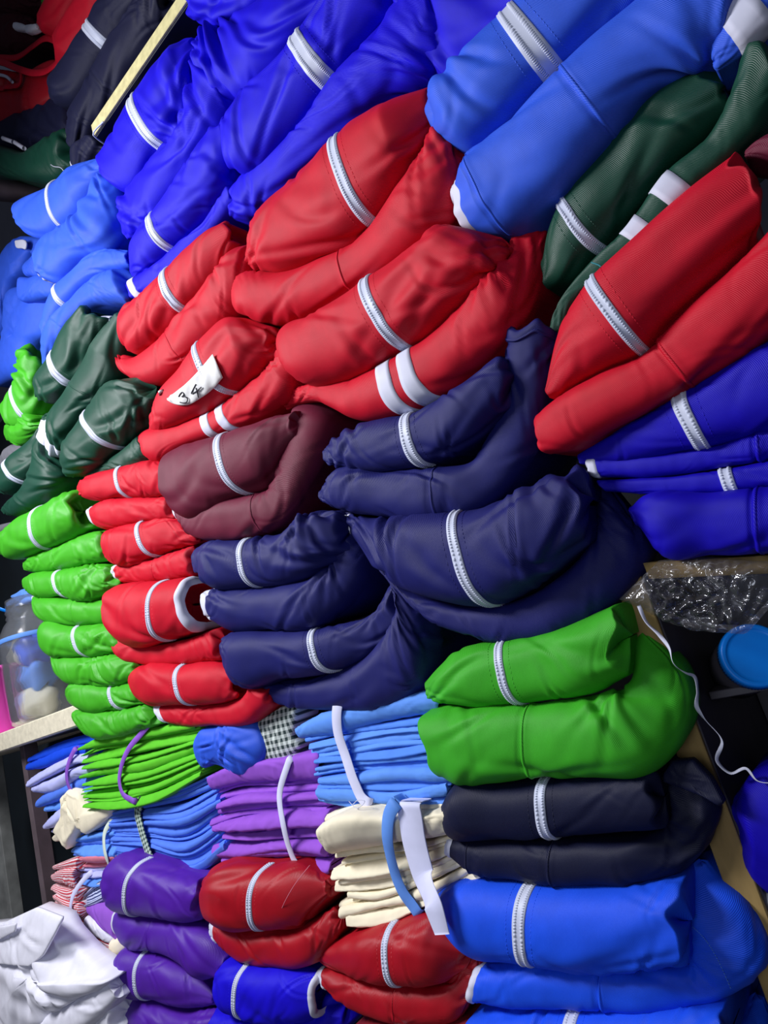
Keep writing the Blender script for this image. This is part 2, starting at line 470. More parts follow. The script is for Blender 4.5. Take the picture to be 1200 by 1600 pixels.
    def stitches(self, thing, a, b, dx, parent, mat):
        V = []; F = []
        arc = self.r * 3.0; nt = int(max(8, min(34, arc / 0.0042)))
        for t in range(nt):
            f = (t + 0.5) / nt; s = a + (b - a) * f + dx
            ht = 0.30 / nt; hw = 0.00045
            o = len(V)
            for (x, df, off) in ((-hw, -ht, 0.0), (hw, -ht, 0.0), (hw, ht, 0.0), (-hw, ht, 0.0), (0, -ht * 0.8, 0.0007), (0, ht * 0.8, 0.0007)):
                V.append(self.sample(np.array([np.clip(s + x, 0, self.len)]), np.array([f + df]), np.array([off]))[0])
            F += [(o, o + 1, o + 4, o + 4), (o + 1, o + 2, o + 5, o + 4), (o + 3, o, o + 4, o + 5)]
        F = [f if len(set(f)) == 4 else (f[0], f[1], f[2]) for f in F]
        thing.part('stitching', V, F, mat, None, parent=parent)

    def hem(self, thing, name, mat, left, width, parent, label=None):
        """white cuff: a thin shell over the end of the fold"""
        if left:
            iend = self.i0 + int(np.searchsorted(self.S, width)) + 1; ids = range(0, max(iend, 3))
        else:
            ist = self.i0 + int(np.searchsorted(self.S, self.len - width)) - 1; ids = range(min(ist, self.n - 3), min(self.n, self.i1 + 3) if self.open_r else self.n)
        ids = list(ids)
        Gs = self.G[ids] + self.N[ids] * 0.0016
        edge = ids.index(ids[-1] if left else ids[0])
        Gs[edge] = self.G[ids[edge]] - self.N[ids[edge]] * 0.001
        return thing.part(name, Gs.reshape(-1, 3), grid_faces(len(ids), self.k, True), mat, self.uv[ids].reshape(-1, 2), parent=parent, label=label)

def base_of(lobes):
    allp = np.concatenate([l.G.reshape(-1, 3) for l in lobes])
    return np.array([allp[:, 0].mean(), allp[:, 1].mean(), allp[:, 2].min()])

SEED = [0]
def garment(label, mat, lobes, name='folded_tracksuit', cat='tracksuit', group='folded satin tracksuits piled on the shelves'):
    """lobes: list of dicts: part name, st, y, zip=((ut,vt),(ub,vb)), zw (px), seam=[...], hem, collar, stripe=[((ut,vt),(ub,vb),wpx)]"""
    built = []
    for d in lobes:
        SEED[0] += 1
        if d.get('collar'): d.setdefault('jit', 0.05)
        kw = {k: d[k] for k in ('jit', 'depth', 'bulge', 'expo', 'wr', 'capl', 'capr', 'open_r', 'open_l', 'puckers', 'nS') if k in d}
        big = max(abs(d['st'][-1][0] - d['st'][0][0]), abs(d['st'][-1][1] - d['st'][0][1]))
        kw.setdefault('nS', 60 if big < 130 else 96)
        built.append(Lobe(d['st'], y=d.get('y', 0.04), seed=d.get('seed', SEED[0] * 3), seams=d.get('seam', ()), stiff=(([d['zip']] if 'zip' in d else []) + [x[:2] for x in d.get('stripe', ())]), **kw))
    t = Thing(name, label, cat, group, base_of(built))
    for d, l in zip(lobes, built):
        y = d.get('y', 0.04)
        mm = C[d['mat']] if 'mat' in d else C[mat]
        o = l.mesh(t, d.get('part', 'jacket_fold'), mm, label=d.get('plabel'))
        pxm = l.r * 2 / max(1.0, np.median([math.hypot(q[0] - q[2], q[1] - q[3]) for q in d['st'][1:-1]] or [1]))   # metres per pixel here
        if 'zip' in d:
            a, b = l.s_at(d['zip'][0], d['zip'][1], y)
            wz = d.get('zw', 20) * pxm
            l.zipper(t, a, b, wz, o)
            if l.r > 0.022 and d.get('stitch', True):
                l.stitches(t, a, b, wz * 0.5 + 0.009, o, mm)
                l.stitches(t, a, b, -wz * 0.5 - 0.009, o, mm)
        for sm in d.get('seam', ()):
            a, b = l.s_at(sm[0], sm[1], y)
            l.band(t, 'seam', mm, a + 0.0035, b + 0.0035, 0.004, o, height=0.0012, nl=40)
        for sp in d.get('stripe', ()):
            a, b = l.s_at(sp[0], sp[1], y)
            l.band(t, 'white_stripe', C['tape'], a, b, sp[2] * pxm, o, label='white tape stripe', height=0.0012, nl=50,
                   profile=[(-0.5, -1), (-0.49, 1), (-0.25, 1), (0, 1), (0.25, 1), (0.49, 1), (0.5, -1)])
        if d.get('hem'): l.hem(t, 'white_hem', C['tape'], True, d['hem'] * pxm, o, label='white trimmed hem')
        if d.get('collar'): l.hem(t, 'white_collar', C['tape'], False, d['collar'] * pxm, o, label='white lining at the open end')
    return t, built

def frame_along(pts, hint):
    pts = np.asarray(pts); t = np.gradient(pts, axis=0); t /= np.linalg.norm(t, axis=1)[:, None] + 1e-12
    s = np.cross(t, hint); s /= np.linalg.norm(s, axis=1)[:, None] + 1e-12
    n = np.cross(s, t)
    return t, s, n

def ribbon_geo(pts, width, thick=0.0012, hint=(0, -1, 0), n=48, twist=0.0, wave=0.0):
    """flat strip that follows pts; returns verts, faces, uvs"""
    p = hermite(np.asarray(pts, float), n)
    t, s, nn = frame_along(p, np.array(hint, float))
    V = []; UV = []
    L = np.concatenate([[0], np.cumsum(np.linalg.norm(np.diff(p, axis=0), axis=1))])
    wd = np.interp(np.linspace(0, 1, n), np.linspace(0, 1, len(width)), width) if hasattr(width, '__len__') else np.full(n, width)
    for i in range(n):
        a = twist * math.sin(L[i] * 60) if twist else 0
        ss = s[i] * math.cos(a) + nn[i] * math.sin(a); n2 = nn[i] * math.cos(a) - s[i] * math.sin(a)
        c0 = p[i] + nn[i] * wave * math.sin(L[i] * 90)
        for (x, z) in ((-0.5, 0), (-0.46, 0.5), (0, 0.62), (0.46, 0.5), (0.5, 0), (0.46, -0.5), (0, -0.5), (-0.46, -0.5)):
            V.append(c0 + ss * wd[i] * x + n2 * thick * z); UV.append((wd[i] * x, L[i]))
    F = grid_faces(n, 8, True)
    F += [(7, 6, 1, 0), (6, 5, 2, 1), (5, 4, 3, 2)]
    o = (n - 1) * 8
    F += [(o, o + 1, o + 6, o + 7), (o + 1, o + 2, o + 5, o + 6), (o + 2, o + 3, o + 4, o + 5)]
    return V, F, UV

def tube_geo(pts, rad, n=40, k=8):
    p = hermite(np.asarray(pts, float), n)
    t, s, nn = frame_along(p, np.array((0.1, -1, 0.2)))
    V = [p[i] + rad * (math.cos(6.2832 * j / k) * s[i] + math.sin(6.2832 * j / k) * nn[i]) for i in range(n) for j in range(k)]
    V += [p[0], p[-1]]
    F = [tuple(f) for f in grid_faces(n, k, True)]
    for j in range(k):
        F.append((n * k, (j + 1) % k, j)); F.append((n * k + 1, (n - 1) * k + j, (n - 1) * k + (j + 1) % k))
    return V, F

def pillow_geo(outline, y, bulge, depth, n=96, rings=22, expo=2.2, wr=0.3, seed=0, center=None, smooth_outline=True, ncr=14, yfun=None):
    """a sheet or pad with the outline (u,v[,dy]) at its own distance, rounded front, real thickness"""
    pts = []
    for q in outline:
        pts.append(P(q[0], q[1], y + (q[2] if len(q) > 2 else 0.0)))
    pts = np.array(pts)
    closed = np.concatenate([pts, pts[:1]])
    if smooth_outline:
        wrap = np.concatenate([pts[-2:], pts, pts[:3]])
        full = hermite(wrap, n * 3)
        d = np.linalg.norm(np.diff(wrap, axis=0), axis=1); s = np.concatenate([[0], np.cumsum(d)])
        a, b = s[2] / s[-1], s[2 + len(pts)] / s[-1]
        ii = np.linspace(a, b, n, endpoint=False) * (n * 3 - 1)
        i0 = np.floor(ii).astype(int); fr = (ii - i0)[:, None]
        rim = full[i0] * (1 - fr) + full[np.minimum(i0 + 1, n * 3 - 1)] * fr
    else:
        d = np.linalg.norm(np.diff(closed, axis=0), axis=1); s = np.concatenate([[0], np.cumsum(d)])
        q = np.linspace(0, s[-1], n, endpoint=False)
        rim = np.stack([np.interp(q, s, closed[:, i]) for i in range(3)], axis=1)
    c = P(center[0], center[1], y + (center[2] if len(center) > 2 else 0)) if center is not None else rim.mean(axis=0)
    size = np.linalg.norm(rim - c, axis=1).mean()
    Yv = np.array([0, 1.0, 0])
    G = []
    G.append(rim * 0.9 + c * 0.1 + Yv * depth)
    G.append(rim + Yv * depth * 0.9)
    G.append(rim + Yv * depth * 0.4)
    for i in range(rings):
        rho = 1 - (i / (rings - 1)) ** 1.3
        hgt = bulge * max(0.0, 1 - rho ** (expo * 1.6)) ** (1 / expo)
        G.append(c + (rim - c) * max(rho, 0.004) - Yv * hgt)
    G = np.array(G)
    rs = np.random.RandomState(seed)
    A = G[..., 0] - c[0]; B = G[..., 2] - c[2]
    D = 0.12 * bulge * fnoise(G, 3.5 / size, seed) * (1 if wr > 0 else 0)
    for _ in range(ncr if wr > 0 else 0):
        Lobe._crease(D, A, B, rs.uniform(-.8, .8) * size, rs.uniform(-.8, .8) * size, rs.uniform(0, 3.14), size * rs.uniform(.2, .6), size * rs.uniform(.03, .08), size * rs.uniform(.01, .04) * wr * 3, rs.uniform(-2, 2) / size)
    fd = np.ones(len(G)); fd[:3] = 0.1; fd[3:6] = (0.2, 0.5, 0.8)
    G = G - Yv * (D * fd[:, None])[..., None]
    UV = np.stack([A, B], axis=-1)
    return G.reshape(-1, 3), grid_faces(len(G), n, True), UV.reshape(-1, 2)

def box_geo(x0, x1, y0, y1, z0, z1, bev=0.0015):
    """box with small chamfers along all edges"""
    import bmesh
    bm = bmesh.new(); bmesh.ops.create_cube(bm, size=1.0)
    for v in bm.verts:
        v.co = Vector((x0 if v.co.x < 0 else x1, y0 if v.co.y < 0 else y1, z0 if v.co.z < 0 else z1))
    if bev > 0: bmesh.ops.bevel(bm, geom=bm.edges[:], offset=bev, segments=1, affect='EDGES', profile=0.5)
    bm.verts.ensure_lookup_table(); bm.verts.index_update()
    V = [tuple(v.co) for v in bm.verts]; F = [tuple(v.index for v in f.verts) for f in bm.faces]
    bm.free()
    return V, F

def lathe_geo(profile, origin, axis=(0, 0, 1), k=40):
    ax = np.array(axis, float); ax /= np.linalg.norm(ax)
    t = np.array((1, 0, 0)) if abs(ax[0]) < 0.8 else np.array((0, 1, 0))
    e1 = np.cross(ax, t); e1 /= np.linalg.norm(e1); e2 = np.cross(ax, e1)
    V = []
    for (r, z) in profile:
        for j in range(k):
            a = 6.283185 * j / k
            V.append(np.array(origin) + ax * z + (e1 * math.cos(a) + e2 * math.sin(a)) * max(r, 1e-5))
    return V, grid_faces(len(profile), k, True)

def layered(label, name, cat, st, n, mats, y=0.05, seed=0, jl=0.012, jr=0.02, jy=0.010, tie=None, group='cotton shirts folded and tied in bundles', part='folded_shirt', depth=0.13, tip=0.5, thick=1.12, wr=0.9, skew=0.0, nS=56, weights=None):
    """a pile of flat folded shirts: stations give top and bottom outline of the whole pile"""
    rs = np.random.RandomState(seed + 900)
    st = np.array([list(q) + [0.0] * (5 - len(q)) for q in st], float)
    layers = []
    wts = np.array(weights if weights else rs.uniform(0.45, 1.7, n), float); cum = np.concatenate([[0], np.cumsum(wts)]) / wts.sum()
    n = len(wts)
    for i in range(n):
        f0 = cum[i]; f1 = cum[i + 1]
        mid = (f0 + f1) / 2; hw = (f1 - f0) / 2 * thick * rs.uniform(0.85, 1.2)
        ss = []
        dl = rs.uniform(-1, 1); dr = rs.uniform(-1, 1); dy = rs.uniform(-1, 1) * jy + skew * (mid - 0.5)
        for k_, q in enumerate(st):
            tu, tv, bu, bv, yy = q
            e = 0
            wob = rs.normal(0, 0.16) / n; hw_ = hw * rs.uniform(0.75, 1.3)
            a = mid - hw_ + wob; b = mid + hw_ + wob
            pa = np.array([tu + (bu - tu) * a, tv + (bv - tv) * a]); pb = np.array([tu + (bu - tu) * b, tv + (bv - tv) * b])
            ss.append([pa[0], pa[1], pb[0], pb[1], yy + dy + rs.normal(0, jy * 0.25)])
        ss = np.array(ss)
        full = np.linalg.norm(ss[-1, :2] - ss[0, :2])
        d0 = (ss[1, :4] - ss[0, :4]); d0 /= np.linalg.norm(d0[:2]) + 1e-9
        d1 = (ss[-1, :4] - ss[-2, :4]); d1 /= np.linalg.norm(d1[:2]) + 1e-9
        ss[0, :4] += d0 * dl * jl * full; ss[-1, :4] += d1 * dr * jr * full
        # thin tips
        m0 = (ss[0, :2] + ss[0, 2:4]) / 2; ss[0, :2] = m0 + (ss[0, :2] - m0) * tip; ss[0, 2:4] = m0 + (ss[0, 2:4] - m0) * tip
        l = Lobe([tuple(x) for x in ss], y=y, seed=seed * 31 + i, nS=nS, depth=depth, bulge=rs.uniform(0.9, 1.7), expo=rs.uniform(1.7, 2.6), droop=rs.uniform(0.55, 1.9), wr=wr, capl=0.5, capr=0.15, nf=22, open_r=(rs.rand() < 0.35), open_l=(rs.rand() < 0.4))
        layers.append(l)
    t = Thing(name, label, cat, group, base_of(layers))
    for i, l in enumerate(layers):
        mm = mats[i % len(mats)] if not callable(mats) else mats(i)
        l.mesh(t, part, C[mm])
    allv = np.concatenate([l.G[l.i0:l.i1 + 1, :l.nf].reshape(-1, 3) for l in layers])
    q_ = (allv - CAM) @ ROT
    apx = np.stack([600 + FPX * q_[:, 0] / q_[:, 2], 800 + FPX * q_[:, 1] / q_[:, 2]], axis=-1)
    for tt in (tie or []):
        pl = hermite(np.array([(u, v, 0.0) for (u, v, yy) in tt['pts']]), 22)
        ys = []
        for (u, v, _) in pl:
            d_ = np.hypot(apx[:, 0] - u, apx[:, 1] - v)
            near = d_ < max(7.0, np.partition(d_, 6)[6])
            ys.append(allv[near, 1].min() - 0.0025)
        ys = np.array(ys)
        for _ in range(2): ys = np.minimum(ys, np.convolve(np.pad(ys, 2, mode='edge'), np.ones(5) / 5, 'valid'))
        ys = np.array([ys[max(0, i_ - 2):i_ + 3].min() for i_ in range(len(ys))])
        for _ in range(2): ys = np.convolve(np.pad(ys, 2, mode='edge'), np.ones(5) / 5, 'valid')
        if tt.get('loose'):
            ff = np.clip((np.linspace(0, 1, 22) - 0.5) / 0.3, 0, 1); ff = ff * ff * (3 - 2 * ff)
            ys = np.full(22, ys[4:18].min()) * (1 - ff) + tt['pts'][-1][2] * ff
        pts3 = [P(u, v, yy) for (u, v, _), yy in zip(pl, ys)]
        pts3 = [pts3[0] + np.array((0, 0.03, 0.0))] + pts3 + ([] if tt.get('loose') else [pts3[-1] + np.array((0, 0.03, 0.0))])
        wd = tt['w']
        V, F, UV = ribbon_geo(pts3, wd, thick=0.0016, n=64)
        t.part(tt.get('name', 'tie_strip'), V, F, C[tt['mat']], UV, label=tt.get('label'))
    return t
# ------------------------------------------------------------------ the setting
V, F = box_geo(-3.4, 1.2, 0.46, 0.50, 0.0, 3.7, 0.0)
solo('wall_back', V, F, C['greywall'], None, None, smooth=False, kind='structure')
V, F = box_geo(-3.4, 1.2, -3.2, 0.46, -0.05, 0.0, 0.0)
solo('floor', V, F, C['floor'], None, None, smooth=False, kind='structure')

# shelving: planks and uprights of dark laminate board with raw edges
sh = Thing('shelf_unit', 'dark laminate shelving with raw pale board edges behind the piled clothes', 'shelf', None, (-0.6, 0.2, 0.0))
tl = P(147, 214, 0.0); zt = tl[2]
V, F = box_geo(tl[0], 0.6, 0.004, 0.44, zt, zt + 0.036, 0.001)
pk = sh.part('plank', V, F, C['laminateblue'], smooth=False)
V, F = box_geo(tl[0] - 0.001, 0.6, -0.001, 0.004, zt + 0.002, zt + 0.034, 0.0008)
sh.part('raw_edge', V, F, C['rawwood'], smooth=False, parent=pk, label='cream raw edge of the top plank')
V, F = tube_geo([tl + np.array((0.05, -0.003, -0.001)), tl + np.array((0.004, -0.003, -0.002)), tl + np.array((0.0, 0.01, -0.002)), tl + np.array((0.0, 0.20, -0.002))], 0.0018, n=24)
sh.part('edge_trim', V, F, C['zip'], parent=pk, label='clear plastic trim on the plank corner')
# upright on the right
xr = P(1110, 1186, 0.078)[0]
V, F = box_geo(xr - 0.034, xr, 0.085, 0.455, 0.45, 1.27, 0.001)
up = sh.part('upright_panel', V, F, C['laminate'], smooth=False)
V, F = box_geo(xr - 0.036, xr - 0.0015, 0.078, 0.085, 0.45, 1.27, 0.001)
sh.part('raw_edge', V, F, C['tanwood'], smooth=False, parent=up, label='tan raw edge of the upright')
V, F = box_geo(xr + 0.001, 0.9, 0.41, 0.44, 0.3, 1.6, 0.001)
sh.part('back_panel', V, F, C['laminate'], smooth=False)
a = P(1005, 880, 0.06); b = P(1300, 862, 0.06)
V = []
for p in (a, b):
    for (dy, dz) in ((0, 0.0), (0, -0.020), (0.34, -0.020), (0.34, 0.0)):
        V.append((p[0], p[1] + dy, p[2] + dz))
sh.part('side_plank', V, [(0, 1, 2, 3), (7, 6, 5, 4), (0, 4, 5, 1), (1, 5, 6, 2), (2, 6, 7, 3), (3, 7, 4, 0)], C['tanwood'], smooth=False)
zl = P(1165, 1078, 0.12)[2]
V, F = box_geo(xr + 0.002, 0.5, 0.16, 0.41, zl - 0.012, zl - 0.002, 0.001)
sh.part('inner_ledge', V, F, C['laminate'], smooth=False)
# left board under the jar
a = P(128, 1140, 0.03); b = P(-60, 1176, 0.03)
zb = P(60, 1155, 0.03)[2]; tb = 0.052
V, F = box_geo(-2.75, P(150, 1120, 0.03)[0], 0.03, 0.40, zb, zb + tb, 0.003)
lb = sh.part('plank', V, F, C['palewood'], smooth=False)
ZB = zb + tb
# dark lower backing and posts on the left
zd = P(0, 660, 0.43)[2]
V, F = box_geo(-3.3, -1.25, 0.43, 0.455, 0.0, zd, 0.001)
sh.part('back_panel', V, F, C['darkwall'], smooth=False)
pr = P(64, 1300, 0.10)[0]
V, F = box_geo(pr - 0.012, pr + 0.016, 0.08, 0.12, 0.0, zb, 0.002)
sh.part('post', V, F, C['brownpost'], smooth=False)
pr = P(14, 1340, 0.22)[0]
V, F = box_geo(pr - 0.10, pr + 0.012, 0.2, 0.24, 0.0, zb, 0.002)
sh.part('post', V, F, C['oldwood'], smooth=False)
# upper left shelf
zs = P(0, 283, 0.12)[2]
q0 = Pz(-40, 276, zs); q1 = Pz(118, 292, zs)
d = q1 - q0; d /= np.linalg.norm(d); nrm = np.array((-d[1], d[0], 0)); nrm *= (1 if nrm[1] > 0 else -1)
V = []
for p in (q0 - d * 0.4, q1 + d * 0.05):
    for (dd, dz) in ((0, 0), (0, -0.045), (0.05, -0.045), (0.05, 0)):
        V.append(p + nrm * dd + np.array((0, 0, dz)))
sh.part('corner_plank', V, [(0, 1, 2, 3), (7, 6, 5, 4), (0, 4, 5, 1), (1, 5, 6, 2), (2, 6, 7, 3), (3, 7, 4, 0)], C['brownpost'], smooth=False)

# ------------------------------------------------------------------ tracksuits, right stack
J = 'jacket_fold'; T = 'trouser_fold'
tcob, lcob = garment('bright cobalt blue tracksuit with wide fold turned up beside the tan upright', 'cobalt', [
    dict(part=J, st=[(688, 1398, 692, 1440), (712, 1377, 730, 1473), (808, 1375, 815, 1491), (930, 1379, 930, 1505), (1057, 1376, 1076, 1502)],
         zip=((835, 1376), (838, 1493)), zw=22, capr=0.14, wr=0.6, y=0.035),
    dict(part=T, st=[(750, 1510, 742, 1556), (817, 1497, 817, 1568), (930, 1507, 935, 1571), (1030, 1508, 1050, 1575, .01), (1078, 1496, 1150, 1548, .03), (1072, 1450, 1204, 1490, .045), (1068, 1400, 1172, 1405, .05), (1085, 1352, 1108, 1346, .055)],
         seam=[((939, 1508), (945, 1571))], hem=12, wr=0.6, y=0.035, depth=0.035)])
garment('bright cobalt blue tracksuit lowest at the bottom edge on the right', 'cobalt', [
    dict(part=J, st=[(741, 1580, 745, 1660), (800, 1571, 800, 1675), (930, 1573, 930, 1680), (1040, 1574, 1040, 1680), (1128, 1576, 1132, 1670)],
         zip=((903, 1572), (910, 1680)), zw=24, capr=0.14, wr=0.8, y=0.035, puckers=[(0.34, 0.2, 1.57, 1, .12, .12)]),
    dict(part=T, st=[(1120, 1640, 1100, 1700, .05), (1150, 1600, 1190, 1690, .06), (1150, 1575, 1205, 1600, .08), (1165, 1560, 1195, 1555, .10)], wr=0.5, y=0.06)])
tink, link = garment('near black navy tracksuit between the grass green and cobalt blue ones', 'ink', [
    dict(part=J, st=[(695, 1255, 697, 1285), (712, 1229, 712, 1300), (786, 1221, 790, 1305), (880, 1212, 885, 1303), (1020, 1204, 1035, 1287)],
         zip=((853, 1214), (873, 1303)), zw=18, capr=0.14, wr=0.35, y=0.035),
    dict(part=T, st=[(706, 1306, 704, 1335), (735, 1308, 735, 1355), (817, 1311, 817, 1373), (900, 1310, 900, 1377), (1000, 1306, 1010, 1374, .01), (1036, 1290, 1085, 1345, .03), (1040, 1262, 1128, 1262, .04), (1032, 1225, 1115, 1222, .05), (1045, 1192, 1083, 1186, .05)],
         seam=[((862, 1311), (870, 1377)), ((735, 1308), (738, 1355))], hem=6, wr=0.7, y=0.035, depth=0.03)])
garment('grass green tracksuit with a fat fold bulging beside the thin white string', 'grass', [
    dict(part=J, st=[(672, 1058, 680, 1098), (712, 1020, 715, 1098), (790, 1000, 800, 1097), (860, 985, 870, 1093), (920, 962, 930, 1082), (962, 945, 985, 1055)],
         zip=((790, 1003), (824, 1096)), zw=16, capr=0.14, wr=0.6, y=0.04),
    dict(part=T, st=[(680, 1104, 704, 1210), (720, 1100, 735, 1221), (787, 1100, 787, 1218), (842, 1100, 845, 1208), (925, 1087, 930, 1205), (975, 1076, 1035, 1193, .01), (990, 1055, 1088, 1120, .03), (993, 1025, 1074, 1050, .04), (992, 995, 1012, 990, .05)],
         seam=[((830, 1100), (842, 1208))], wr=0.6, y=0.035, depth=0.035, puckers=[(0.62, 0.25, 0.9, 1.0, .15, .12)])])
garment('large navy blue tracksuit bulging over the grass green one', 'navy', [
    dict(part=J, st=[(548, 806, 560, 835, .03), (600, 812, 622, 900, .02), (680, 800, 695, 935), (745, 795, 775, 945), (830, 765, 850, 908), (900, 738, 928, 842)],
         zip=((723, 806), (780, 943)), zw=20, hem=4, capr=0.14, wr=1.0, y=0.03, puckers=[(.3, .3, 1.3, 1.0, .12, .16), (.36, .35, 1.8, .8, .1, .14)]),
    dict(part=T, st=[(595, 885, 605, 900), (650, 925, 680, 968), (720, 945, 755, 998), (790, 940, 800, 1005), (870, 905, 900, 985, .01), (925, 845, 978, 930, .03), (940, 800, 1024, 856, .05), (925, 762, 985, 800, .06), (917, 742, 938, 742, .06)],
         wr=1.0, y=0.045, depth=0.03, puckers=[(.35, .5, 1.3, .8, .1, .14)])])
garment('navy blue tracksuit with waistband sticking up under the striped red one', 'navy', [
    dict(part=J, st=[(512, 700, 514, 725), (540, 681, 545, 732), (600, 656, 600, 735), (660, 643, 675, 728), (730, 602, 745, 692), (792, 556, 800, 640, .01)],
         zip=((647, 648), (674, 728)), zw=20, wr=1.0, y=0.035, puckers=[(.2, .1, 1.0, 1.0, .15, .15)]),
    dict(part=T, st=[(502, 765, 506, 785), (530, 738, 530, 796), (613, 735, 613, 808), (697, 730, 700, 816), (737, 722, 758, 800, .01), (765, 690, 830, 730, .02), (800, 625, 852, 640, .02), (797, 565, 866, 560, .01), (800, 528, 878, 516, .0)],
         seam=[((688, 731), (697, 816)), ((797, 548), (872, 534))], open_r=True, wr=0.9, y=0.04)])
garment('scarlet tracksuit on the right, its two long folds above the deep blue ones', 'red', [
    dict(part=J, st=[(856, 602, 860, 622), (876, 532, 905, 602), (925, 450, 1005, 556), (1000, 374, 1070, 495), (1080, 302, 1140, 425), (1148, 250, 1195, 366)],
         zip=((932, 440), (1010, 552)), zw=19, capr=0.14, wr=0.35, y=0.03),
    dict(part=T, st=[(845, 648, 862, 708), (870, 624, 900, 703), (935, 590, 960, 670), (1005, 554, 1060, 617), (1055, 507, 1120, 582), (1130, 437, 1195, 535), (1210, 360, 1270, 470)],
         seam=[((1031, 540), (1074, 600))], wr=0.45, y=0.035)])
garment('maroon fold peeking out at the right edge above the scarlet tracksuit', 'maroon', [dict(part='fold', st=[(1166, 237, 1167, 247), (1184, 222, 1190, 252), (1230, 205, 1240, 262)], y=0.03, wr=0.4, depth=0.05)], name='folded_garment', cat='garment')
garment('dark green tracksuit whose sleeve carries two white bands', 'bottle', [
    dict(part=J, st=[(856, 402, 862, 455), (868, 356, 900, 440), (900, 302, 945, 395), (965, 226, 1010, 312), (1030, 157, 1090, 235), (1085, 122, 1140, 190)],
         zip=((885, 330), (945, 396)), zw=17, wr=0.5, y=0.06),
    dict(part='sleeve_fold', st=[(861, 517, 880, 517), (868, 490, 890, 486), (920, 415, 950, 430), (975, 365, 1010, 388), (1045, 272, 1085, 305), (1110, 215, 1150, 245), (1145, 150, 1200, 200), (1160, 90, 1240, 140)],
         stripe=[((985, 356), (1020, 378), 30), ((1032, 292), (1073, 318), 33)], wr=0.5, y=0.035, depth=0.1)])
garment('azure blue tracksuit with a ribbed cuff at the top right', 'azure', [
    dict(part=J, st=[(683, 172, 690, 215), (703, 140, 738, 244), (745, 99, 790, 212), (805, 38, 875, 128), (860, -20, 950, 65), (930, -100, 1030, 0)],
         zip=((806, 36), (876, 126)), zw=26, wr=0.5, y=0.03),
    dict(part=T, st=[(724, 292, 742, 364), (745, 250, 802, 366), (800, 205, 870, 325), (884, 124, 960, 230), (960, 60, 1040, 140), (1030, 5, 1110, 105), (1090, -60, 1190, 20)],
         seam=[((884, 126), (964, 228)), ((740, 258), (795, 366))], hem=5, wr=0.4, y=0.035)])
garment('azure blue sleeve with one wide white band in the top right corner', 'azure', [
    dict(part='sleeve_fold', st=[(1117, 72, 1126, 108), (1135, 30, 1178, 78), (1170, -20, 1225, 30), (1220, -80, 1280, -30)], stripe=[((1142, 22), (1190, 68), 40)], wr=0.4, y=0.02, depth=0.06)], name='folded_jacket', cat='jacket')
garment('deep blue tracksuit directly under the scarlet one on the right', 'deepblue', [
    dict(part=J, st=[(905, 712, 910, 725), (960, 678, 965, 722), (1060, 618, 1110, 700), (1150, 562, 1180, 682), (1240, 522, 1260, 662)], zip=((1066, 612), (1102, 702)), zw=24, wr=0.5, y=0.06),
    dict(part=T, st=[(922, 718, 930, 745), (1030, 710, 1035, 745), (1117, 697, 1120, 732), (1200, 668, 1205, 717), (1270, 650, 1275, 700)], hem=12, seam=[((1180, 680), (1185, 722))], wr=0.6, y=0.06)])
garment('deep blue tracksuit lowest of the right side pile, above the clear plastic bag', 'deepblue', [
    dict(part=J, st=[(935, 750, 950, 768), (1035, 746, 1040, 773), (1140, 732, 1150, 768), (1200, 720, 1205, 760), (1270, 703, 1275, 745)], zip=((1134, 733), (1148, 768)), zw=22, wr=0.6, y=0.06),
    dict(part=T, st=[(986, 790, 1000, 825), (1010, 774, 1030, 860), (1117, 769, 1117, 867), (1200, 762, 1205, 865), (1280, 755, 1285, 860)], seam=[((1180, 763), (1185, 865))], wr=0.35, y=0.055)])
garment('deep blue garment at the right edge, below the string end', 'deepblue', [
    dict(part='fold', st=[(1171, 1225, 1175, 1335), (1185, 1200, 1195, 1365), (1240, 1185, 1250, 1385), (1300, 1185, 1310, 1385)], wr=0.3, y=0.12)], name='folded_garment', cat='garment')
garment('small pale grey roll at the right edge below the deep blue garment', 'whitecloth', [
    dict(part='roll', st=[(1191, 1400, 1193, 1440), (1200, 1382, 1206, 1462), (1240, 1375, 1250, 1470)], wr=0.1, y=0.12)], name='cloth_roll', cat='cloth')

# ------------------------------------------------------------------ big red pair and blue top
garment('glossy red tracksuit with pinched end under the azure blue one', 'red', [
    dict(part=J, st=[(397, 392, 400, 418), (422, 346, 440, 428), (480, 285, 520, 402), (545, 220, 592, 352), (620, 172, 650, 275), (680, 145, 682, 212, .01)],
         zip=((543, 222), (590, 352)), zw=17, capr=0.14, wr=0.7, y=0.03),
    dict(part=T, st=[(368, 462, 374, 488), (394, 432, 408, 503), (450, 430, 465, 505), (520, 405, 532, 480), (570, 378, 600, 435), (645, 290, 690, 370), (690, 220, 735, 300, .01), (695, 177, 742, 240, .03)],
         seam=[((542, 394), (560, 462))], wr=1.0, y=0.04)])
garment('red tracksuit with two wide white bands on its lower fold', 'red', [
    dict(part=J, st=[(437, 547, 442, 565), (453, 521, 468, 592), (510, 490, 540, 596), (585, 442, 640, 548), (660, 392, 705, 505), (730, 360, 785, 420), (785, 372, 800, 405, .01)],
         zip=((590, 440), (643, 546)), zw=18, wr=0.7, y=0.03),
    dict(part=T, st=[(446, 616, 450, 638, .02), (490, 600, 500, 627), (554, 594, 560, 655), (640, 553, 650, 645), (705, 507, 740, 590), (785, 420, 825, 500), (800, 395, 855, 410, .02), (805, 365, 860, 352, .04)],
         stripe=[((610, 570), (646, 646), 29), ((643, 551), (684, 630), 29)], wr=0.9, y=0.04)])
